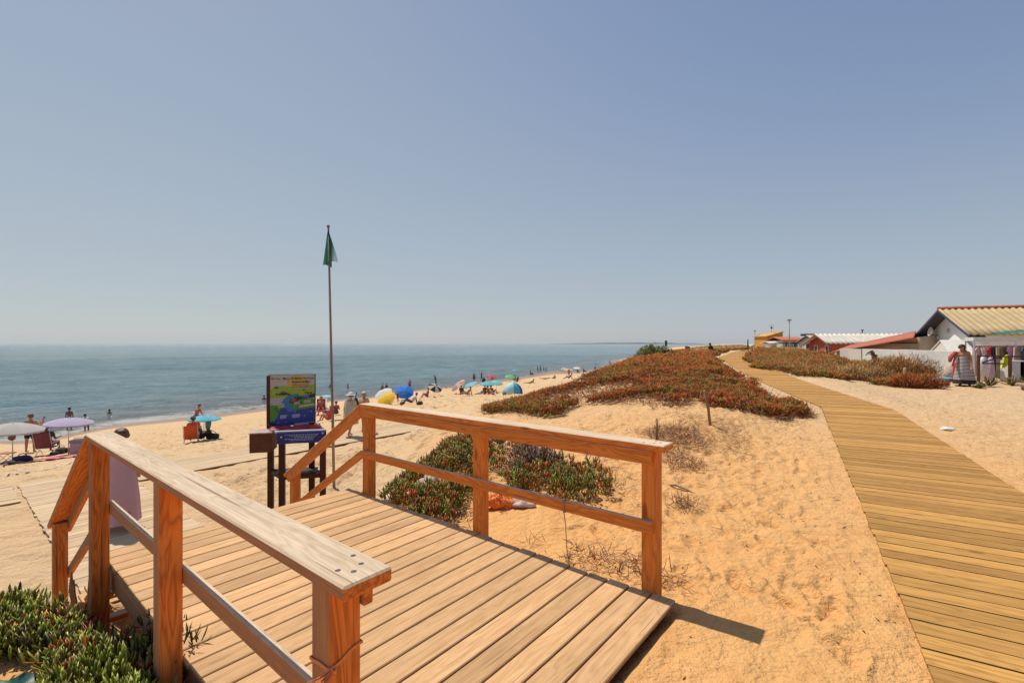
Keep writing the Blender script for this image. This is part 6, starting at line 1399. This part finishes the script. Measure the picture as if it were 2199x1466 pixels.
simple_house(1655, 1668, 737, 733, 751, 88, 3, M_wall, plain((.6, .56, .5), .8), 'tiny white annex below the ochre yellow wall', [(.5, .5, .4, .5)])
r = empty('pergola', (at(1680, 0, 84).x, 84, .3), 0, 'flat roofed white veranda on thin posts before the orange red roof', 'pergola'); W2 = at(1740, 0, 84).x - at(1680, 0, 84).x
m = MB(); m.box((0, 0, ez(738, 84) - .3), (W2, 2.5, ez(736.5, 84) - .3 + .06)); m.build('canopy', M_tar, r)
for k in range(6):
    m = MB(); m.box((k * W2 / 5 - .05, 0, -.3), (k * W2 / 5 + .05, .1, ez(738, 84) - .3)); m.build('post', M_wall, r)
m = MB(); m.box((0, .6, -.3), (W2 * .55, .75, ez(743, 84) - .3)); m.build('parapet', M_wall2, r)
for u0, u1, vt, vr, D, rm, lb in ((1640, 1648, 741, 738, 115, M_wc, 'distant whitish shed left of the ochre yellow house'), (1612, 1636, 743, 740, 150, M_wc, 'distant low white shed under the tall dark poles'), (1578, 1606, 742.5, 740, 190, M_tar, 'faint grey low buildings block farthest along the coast')):
    simple_house(u0, u1, vt, vr, 748, D, 5, M_wall2, rm, lb, nm='distant_shed')
# lamp post and poles
def lamp_post(u, vt, vb, D, label, head=True):
    p = at(u, vb, D); g = gz(p.x, p.y); H = ez(vt, D) - g; r = empty('street_lamp' if head else 'utility_pole', (p.x, p.y, g), 0, label, 'street lamp' if head else 'pole')
    m = MB(); m.tube([(0, 0, -.3), (0, 0, H * .5), (0, 0, H - (.35 if head else 0))], [.09, .075, .055] if head else [.14, .12, .1], 10); m.build('post', plain((.42, .36, .32) if head else (.10, .085, .08), .6, .15, 3), r)
    if head:
        m = MB(); m.lathe([(.05, -.35), (.10, -.32), (.30, -.12), (.34, -.08), (.30, -.04), (.05, 0), (0, .02)], (0, 0, H), 18); m.build('lamp_head', plain((.34, .25, .16), .5), r)
        m = MB(); m.lathe([(.16, -.27), (.24, -.17)], (0, 0, H - .0), 16); m.build('diffuser', plain((.6, .58, .52), .4), r)
    return r
lamp_post(1695, 685, 759, 66, 'tall street lamp with a flared cone head')
lamp_post(1621, 709, 742, 105, 'thin dark pole with a lamp at its top near the distant sheds')
for u, vt, vb, D, lb in ((1631, 717, 742, 110, 'bare dark pole just right of the thin dark lamp pole'), (1606, 728, 742, 80, 'short dark post at the end of the boardwalk'), (1640, 725, 742, 120, 'small dark pole touching the distant whitish shed'), (1624, 722, 742, 112, 'leaning dark pole between two taller ones')): lamp_post(u, vt, vb, D, lb, False)
p = at(1674, 712, 98); m = MB(); m.tube([(0, 0, 0), (0, 0, 1.6)], .03, 6)
for k in range(4): m.tube([(-.5 + .05 * k, 0, 1.5 - .2 * k), (.5 - .05 * k, 0, 1.5 - .2 * k)], .02, 5)
m.ell((.0, 0, 1.0), (.22, .1, .2)); o = m.build('antenna', M_tar); o.location = (p.x, 101, p.z - .1); tag(o, 'television antenna on the ochre yellow house', 'antenna')
p = at(1823, 716, 47); m = MB(); m.tube([(0, 0, 0), (0, 0, .42)], .05, 6); m.tube([(-.12, 0, .42), (.12, 0, .42)], .04, 6); o = m.build('roof_vent', M_tar); o.location = (p.x, 45.2, ez(717.5, 45.2)); tag(o, 'small dark vent pipe on the white corrugated roof', 'vent')
# boxes on the dune line
p, D = on_ground(1476, 762, 20); p = at(1476, 758, 34); g = gz(p.x, p.y); r = empty('notice_post', (p.x, p.y, g), 0, 'small brown notice box on posts on the dune edge before the sea', 'notice post'); H = ez(743, 34) - g
m = MB(); m.box((-.16, -.08, H * .45), (.16, .08, H), ch=.01); m.build('box', plain((.30, .20, .15), .8), r)
for s_ in (-1, 1):
    m = MB(); m.box((-.14 if s_ < 0 else .09, -.03, -.2), (-.09 if s_ < 0 else .14, .03, H * .45)); m.build('leg', plain((.22, .15, .1), .8), r)
p = at(1427, 752, 60); p.z = gz(p.x, p.y); H = ez(731, 60) - p.z; r = empty('beach_flag', p, 0, 'tiny distant flag on a thin pale pole above the crest shrub', 'flag'); m = MB(); m.tube([(0, 0, -.3), (0, 0, H)], .03, 6); m.build('pole', plain((.6, .6, .58), .6), r); m = MB(); m.box((0, -.01, H - .75), (.35, .01, H)); m.build('banner', plain((.03, .12, .08), .8), r)
p = at(1523, 755, 42); p.z = gz(p.x, p.y); r = empty('sand_fence', p, R(10), 'low dark wooden fence on the dune edge beside a hooded figure', 'fence')
for k in range(6):
    m = MB(); m.box((-3.2 + .55 * k, -.04, -.2), (-3.12 + .55 * k, .04, .32)); m.build('post', M_tar, r)
m = MB(); m.box((-3.2, -.03, .24), (-.3, .03, .30)); m.build('rail', M_tar, r)
person(p + Vector((.1, -.2, 0)), 1.7, R(200), 'sit', 'dark', 'black', [('shirt', (.012, .012, .015)), ('hat', (.012, .012, .015))], 'dark hooded figure sitting at the end of the low dune fence')

# dead agave stump before the white wall
p = at(1874, 766, 24); p.z = gz(p.x, p.y) ; r = empty('dead_agave', p, 0, 'dark withered agave stalk leaning before the white wall', 'dead agave'); rr2 = random.Random(4)
hh = ez(750, 24) - p.z; m = MB(); m.tube([(.35, 0, 0), (.15, 0, hh * .5), (-.05, 0, hh * .95)], [.12, .14, .06], 8); m.build('stem', plain((.10, .055, .04), .9), r)
m = MB()
for k in range(16):
    a = rr2.uniform(0, 6.28); q2 = Vector((.1 - .15 * k / 16, 0, hh * (.35 + .6 * k / 16))); d = Vector((math.cos(a) * .32, math.sin(a) * .2, rr2.uniform(-.25, .2))); m.tube([q2, q2 + d * .6 + Vector((0, 0, .06)), q2 + d], [.03, .025, .005], 5)
m.build('leaves', plain((.14, .08, .055), .9), r)
m = MB(); m.lathe([(.05, 0), (.07, .42), (.06, .55), (.02, .58)], n=10); o = m.build('stone_post', plain((.30, .26, .16), .9, .3, 12)); p = at(1944, 812, 19.5); o.location = (p.x, p.y, gz(p.x, p.y)); tag(o, 'short mossy post in the grass below the big brown mound', 'post')
p, D = on_ground(1925, 806, 12); m = MB(); m.tube([(-.5, 0, .12), (-.2, 0, .22), (.1, .05, .1), (.4, 0, .02)], [.03, .06, .05, .02], 8); o = m.build('driftwood', plain((.34, .27, .19), .9)); o.location = p; tag(o, 'pale driftwood curl lying in the grass below the big brown mound', 'driftwood')

# ------------------------------------------------------------------ clothes stall
D0 = 21.0
def sx(u, D=D0): return (u - CX) / FPX * D
gst = gz(sx(2100), D0)
stl = empty('clothes_stall', (sx(2092), D0, gst), R(-35), 'white framed clothes stall with a green awning beside the white beach house', 'stall')
mW = plain((.70, .68, .64), .5); H = ez(728, D0) - gst; Ls = 2.6
for x, y in ((0, 0), (Ls, 0), (0, 1.8), (Ls, 1.8), (1.3, 0)):
    m = MB(); m.box((x - .03, y - .03, -.2), (x + .03, y + .03, H)); m.build('post', mW, stl)
for a, b in (((0, 0, H), (Ls, 0, H)), ((0, 1.8, H), (Ls, 1.8, H)), ((0, 0, H), (0, 1.8, H)), ((Ls, 0, H), (Ls, 1.8, H))):
    m = MB(); m.board(a, b, .07, .16); m.build('beam', mW, stl)
m = MB(); V = []; 
for j in range(5):
    for i in range(21): x = .7 + (Ls - .4) * i / 20; V.append((x, -.05 + .35 * j, H + .10 + .34 * (x / Ls) + .10 * math.sin(PI * j / 4) + .025 * math.sin(i * 1.9)))
m.add(V, [[j * 21 + i, j * 21 + i + 1, (j + 1) * 21 + i + 1, (j + 1) * 21 + i] for j in range(4) for i in range(20)], smooth=True); m.build('awning', plain((.02, .20, .14), .7, .2, 2, transl=.3), stl)
m = MB(); m.tube([(.05, -.05, H - .28), (Ls - .05, -.05, H - .28)], .018, 6); m.build('clothes_rail', mW, stl)
m = MB(); m.box((.2, 1.5, -.1), (Ls - .2, 1.56, H - .3)); m.build('back_cloth', plain((.34, .28, .25), .9, .3, 3), stl)
MS = stl.matrix_world.copy()
MS = T(sx(2092), D0, gst) @ RZ(R(-35))
def garment(x, y, z, w_, h, kind, col, label, sd, rz=0.0, tilt=0.0):
    q = random.Random(sd)
    if kind == 'shirt': o_ = [(-.5, -.22), (-.36, -.06), (-.16, 0), (-.08, -.05), (.08, -.05), (.16, 0), (.36, -.06), (.5, -.22), (.38, -.36), (.28, -.28), (.30, -1), (-.30, -1), (-.28, -.28), (-.38, -.36)]
    elif kind == 'trousers': o_ = [(-.3, 0), (.3, 0), (.34, -1), (.10, -1), (.0, -.35), (-.10, -1), (-.34, -1)]
    elif kind == 'dress': o_ = [(-.22, 0), (-.12, -.05), (.12, -.05), (.22, 0), (.2, -.3), (.45, -1), (-.45, -1), (-.2, -.3)]
    else: o_ = [(-.4, 0), (.4, 0), (.42, -1), (-.42, -1)]
    m = MB(); M_ = Matrix.Rotation(tilt, 4, 'Y') @ Matrix.Rotation(R(90), 4, 'X'); m.prism([(a * w_ + q.uniform(-.01, .01), b * h) for a, b in o_], .05, T(0, .025, 0) @ M_)
    m.tube([(-.15 * w_, 0, -.02), (0, 0, .05), (.15 * w_, 0, -.02)], .008, 4); m.tube([(0, 0, .05), (0, 0, .10)], .006, 4)
    o = m.build('hanging_garment', plain(col, .9, .25, 6)); p = MS @ Vector((x, y, z)); o.location = p; o.rotation_euler = (0, 0, R(-35) + rz); tag(o, label, 'garment', 'clothes hanging in the stall')
gl = [('shirt', (.50, .30, .30), 'pale pink shirt, first garment on the stall rail'), ('dress', (.62, .56, .52), 'long off white dress, second on the stall rail'), ('towel', (.55, .50, .46), 'cream cloth, third on the stall rail'), ('shirt', (.50, .03, .04), 'bright red shirt on the stall rail'), ('trousers', (.03, .03, .05), 'black trousers hanging right of the red shirt'),
      ('towel', (.40, .32, .22), 'beige patterned cloth on the stall rail'), ('trousers', (.24, .13, .06), 'brown trousers hanging askew on the stall rail'), ('dress', (.02, .025, .04), 'long black dress on the stall rail'), ('shirt', (.52, .22, .36), 'pink shirt hanging right of the long black dress'), ('dress', (.46, .40, .40), 'greyish pink dress on the stall rail'), ('towel', (.42, .24, .14), 'light brown cloth near the photo edge'), ('shirt', (.03, .08, .16), 'dark teal shirt at the photo edge')]
for i, (k, c, lb) in enumerate(gl): garment(.14 + i * .125, -.06 - .03 * (i % 2), H - .36, .36, (.62 if k == 'shirt' else 1.0) * (1 + .06 * math.sin(i * 7)), k, c, lb, i, R(38 + 12 * math.sin(i * 3)), R(6 * math.sin(i * 5)))
# dark timber rail with things on it, in front of the stall
D1 = 19.0; g1 = gz(sx(2105, D1), D1)
fr = empty('timber_fence', (sx(2101, D1), D1, g1), R(-33), 'dark timber post and rail fence in front of the clothes stall', 'fence')
H1 = ez(763, D1) - g1
for x in (0, .9, 1.7):
    m = MB(); m.box((x - .05, -.05, -.2), (x + .05, .05, H1 + .03), ch=.01); m.build('post', plain((.16, .075, .035), .8, .3, 8), fr)
m = MB(); m.box((-.02, -.04, H1 - .05), (2.9, .03, H1 + .0)); m.build('rail', plain((.05, .03, .03), .7), fr)
m = MB(); m.box((.1, -.03, H1 - .34), (.75, .03, H1 - .29)); m.build('rail', plain((.05, .03, .03), .7), fr)
m = MB(); m.board((.12, -.02, H1 - .27), (.75, -.02, H1 - .02), .05, .05, up=(0, 1, 0)); m.build('brace', plain((.08, .06, .05), .8), fr)
p = Vector((sx(2143, D1), D1 - .25, ez(772, D1))); m = MB(); m.prism([(.66 * a, .66 * b - .04) for a, b in [(-.10, .28), (.12, .36), (.22, .30), (.20, 0), (.10, -.25), (-.10, -.42), (-.28, -.40), (-.16, -.1)]], .07, Matrix.Rotation(R(90), 4, 'X')); o = m.build('life_jacket', plain((.62, .70, .02), .6, .2, 9)); o.location = p; tag(o, 'fluorescent yellow jacket hanging on the dark timber fence', 'jacket')
for i, (u, v, D, s_, c, lb) in enumerate(((2112, 785, 19.6, .30, (.64, .60, .58), 'white cloth bundle on the ground left of the yellow jacket'), (2128, 785, 19.8, .22, (.50, .38, .48), 'lilac cloth bundle beside the white one'), (2175, 782, 19.5, .33, (.62, .60, .58), 'white painted block right of the yellow jacket'), (2195, 784, 19.5, .25, (.60, .58, .56), 'white block cut by the photo edge'))):
    p = at(u, v, D); p.z = gz(p.x, p.y); m = MB(); hh = ez(v - 20, D) - p.z
    if i < 2: m.ell((0, 0, hh * .5), (s_ * .6, s_ * .5, hh * .5), lump=.1, seed=i, nu=14)
    else: m.box((-s_, -.15, -.1), (s_, .2, hh * .8), ch=.02)
    o = m.build('cloth_bundle' if i < 2 else 'white_block', plain(c, .9, .12, 8)); o.location = p; tag(o, lb, 'bundle' if i < 2 else 'block')
# red float, bucket, blue board and pole left of the woman
p = at(2053, 790, 18.6); p.z = gz(p.x, p.y); m = MB(); m.ell((0, 0, .46), (.085, .085, .42), nu=14, nv=12, sup=.7); o = m.build('rescue_float', plain((.60, .02, .03), .4)); o.location = p; tag(o, 'bright red upright float just behind the woman in stripes', 'float')
p = at(2042, 790, 19.6); p.z = gz(p.x, p.y); m = MB(); m.lathe([(.0, 0), (.17, 0), (.22, .6), (.20, .6), (.15, .05), (0, .05)], n=16); o = m.build('basket', plain((.50, .36, .28), .9, .3, 14)); o.location = p; tag(o, 'light wicker basket standing between the white wall and the red float', 'basket')
p = at(2020, 800, 19.6); p.z = gz(p.x, p.y) + .05; m = MB(); m.ell((0, 0, .06), (.62, .26, .07), nu=24, nv=8); o = m.build('surfboard', plain((.14, .40, .52), .35)); o.location = p; o.rotation_euler = (0, 0, R(-10)); tag(o, 'light blue board lying on the ground at the end of the white wall', 'surfboard')
a, b = at(2021, 803, 18.8), at(2090, 778, 18.8); m = MB(); m.tube([(0, 0, .02), (b - a) * .98], .03, 7); o = m.build('timber_pole', plain((.07, .045, .035), .8)); a.z = gz(a.x, a.y); o.location = a; tag(o, 'dark slanting timber pole passing behind the woman in stripes', 'pole')
m = MB(); m.prism([(-.55, -.15), (.55, -.15), (.55, .3), (0, .62), (-.55, .3)], .03, Matrix.Rotation(R(90), 4, 'X'))
# agaves at the stall foot
for i, (u, D, lb) in enumerate(((2125, 17.8, 'grey green spiky agave before the timber fence'), (2172, 18.2, 'second spiky agave, nearer the photo edge'), (2103, 17.2, 'small agave behind the feet of the woman in stripes'))):
    x = sx(u, D); r = np.random.default_rng(i + 15); n = 30; a = r.uniform(0, 6.28, n); e = r.uniform(.2, 1.3, n); Dr = np.stack([np.cos(a) * np.cos(e), np.sin(a) * np.cos(e), np.sin(e)], 1); CB, CT = colours(['olive', 'dark', 'grey'], [2, 1, 1], n, r)
    o = leaves_mesh('agave', np.zeros((n, 3)), Dr, r.uniform(.25, .5, n) * (1 if i < 2 else .6), np.full(n, .05), CB, CT, M_leaf, r.uniform(-.1, .3, n), 3, lb, 'agave', None); o.location = (x, D, gz(x, D) + .02)
# far coast
m = MB(); V = []; n = 40
for i in range(n + 1):
    u = 1180 + (1530 - 1180) * i / n; D = 9000; x = (u - CX) / FPX * D; h = 42 * math.sin(PI * min(1, i / n * .98 + .02)) ** .6 * (.75 + .25 * math.sin(i * .9)) * (i / n) ** .35; V += [(x, D, SEA - 3), (x, D + 150, SEA + h), (x, D + 1500, SEA + h * 1.05), (x, D + 2500, SEA - 3)]
m.add(V, [[i * 4 + k, (i + 1) * 4 + k, (i + 1) * 4 + k + 1, i * 4 + k + 1] for i in range(n) for k in range(3)]); o = m.build('hills', plain((.10, .10, .07), .9)); tag(o, 'faint low coast on the horizon', None, None, 'structure')

# ------------------------------------------------------------------ sea haze: one closed box of thin even air
hm = bpy.data.materials.new('thin sea haze'); hm.use_nodes = True; nt = hm.node_tree; nt.nodes.clear()
out = nt.nodes.new('ShaderNodeOutputMaterial'); pv = nt.nodes.new('ShaderNodeVolumePrincipled'); pv.inputs['Color'].default_value = (.80, .86, .95, 1); pv.inputs['Density'].default_value = 3.5e-5; pv.inputs['Anisotropy'].default_value = .2
nt.links.new(pv.outputs[0], out.inputs['Volume'])
m = MB(); m.box((-14600, -14600, -12), (14600, 14600, 90)); o = m.build('haze', hm); tag(o, 'thin pale haze over the sea and the far coast', None, None, 'stuff')
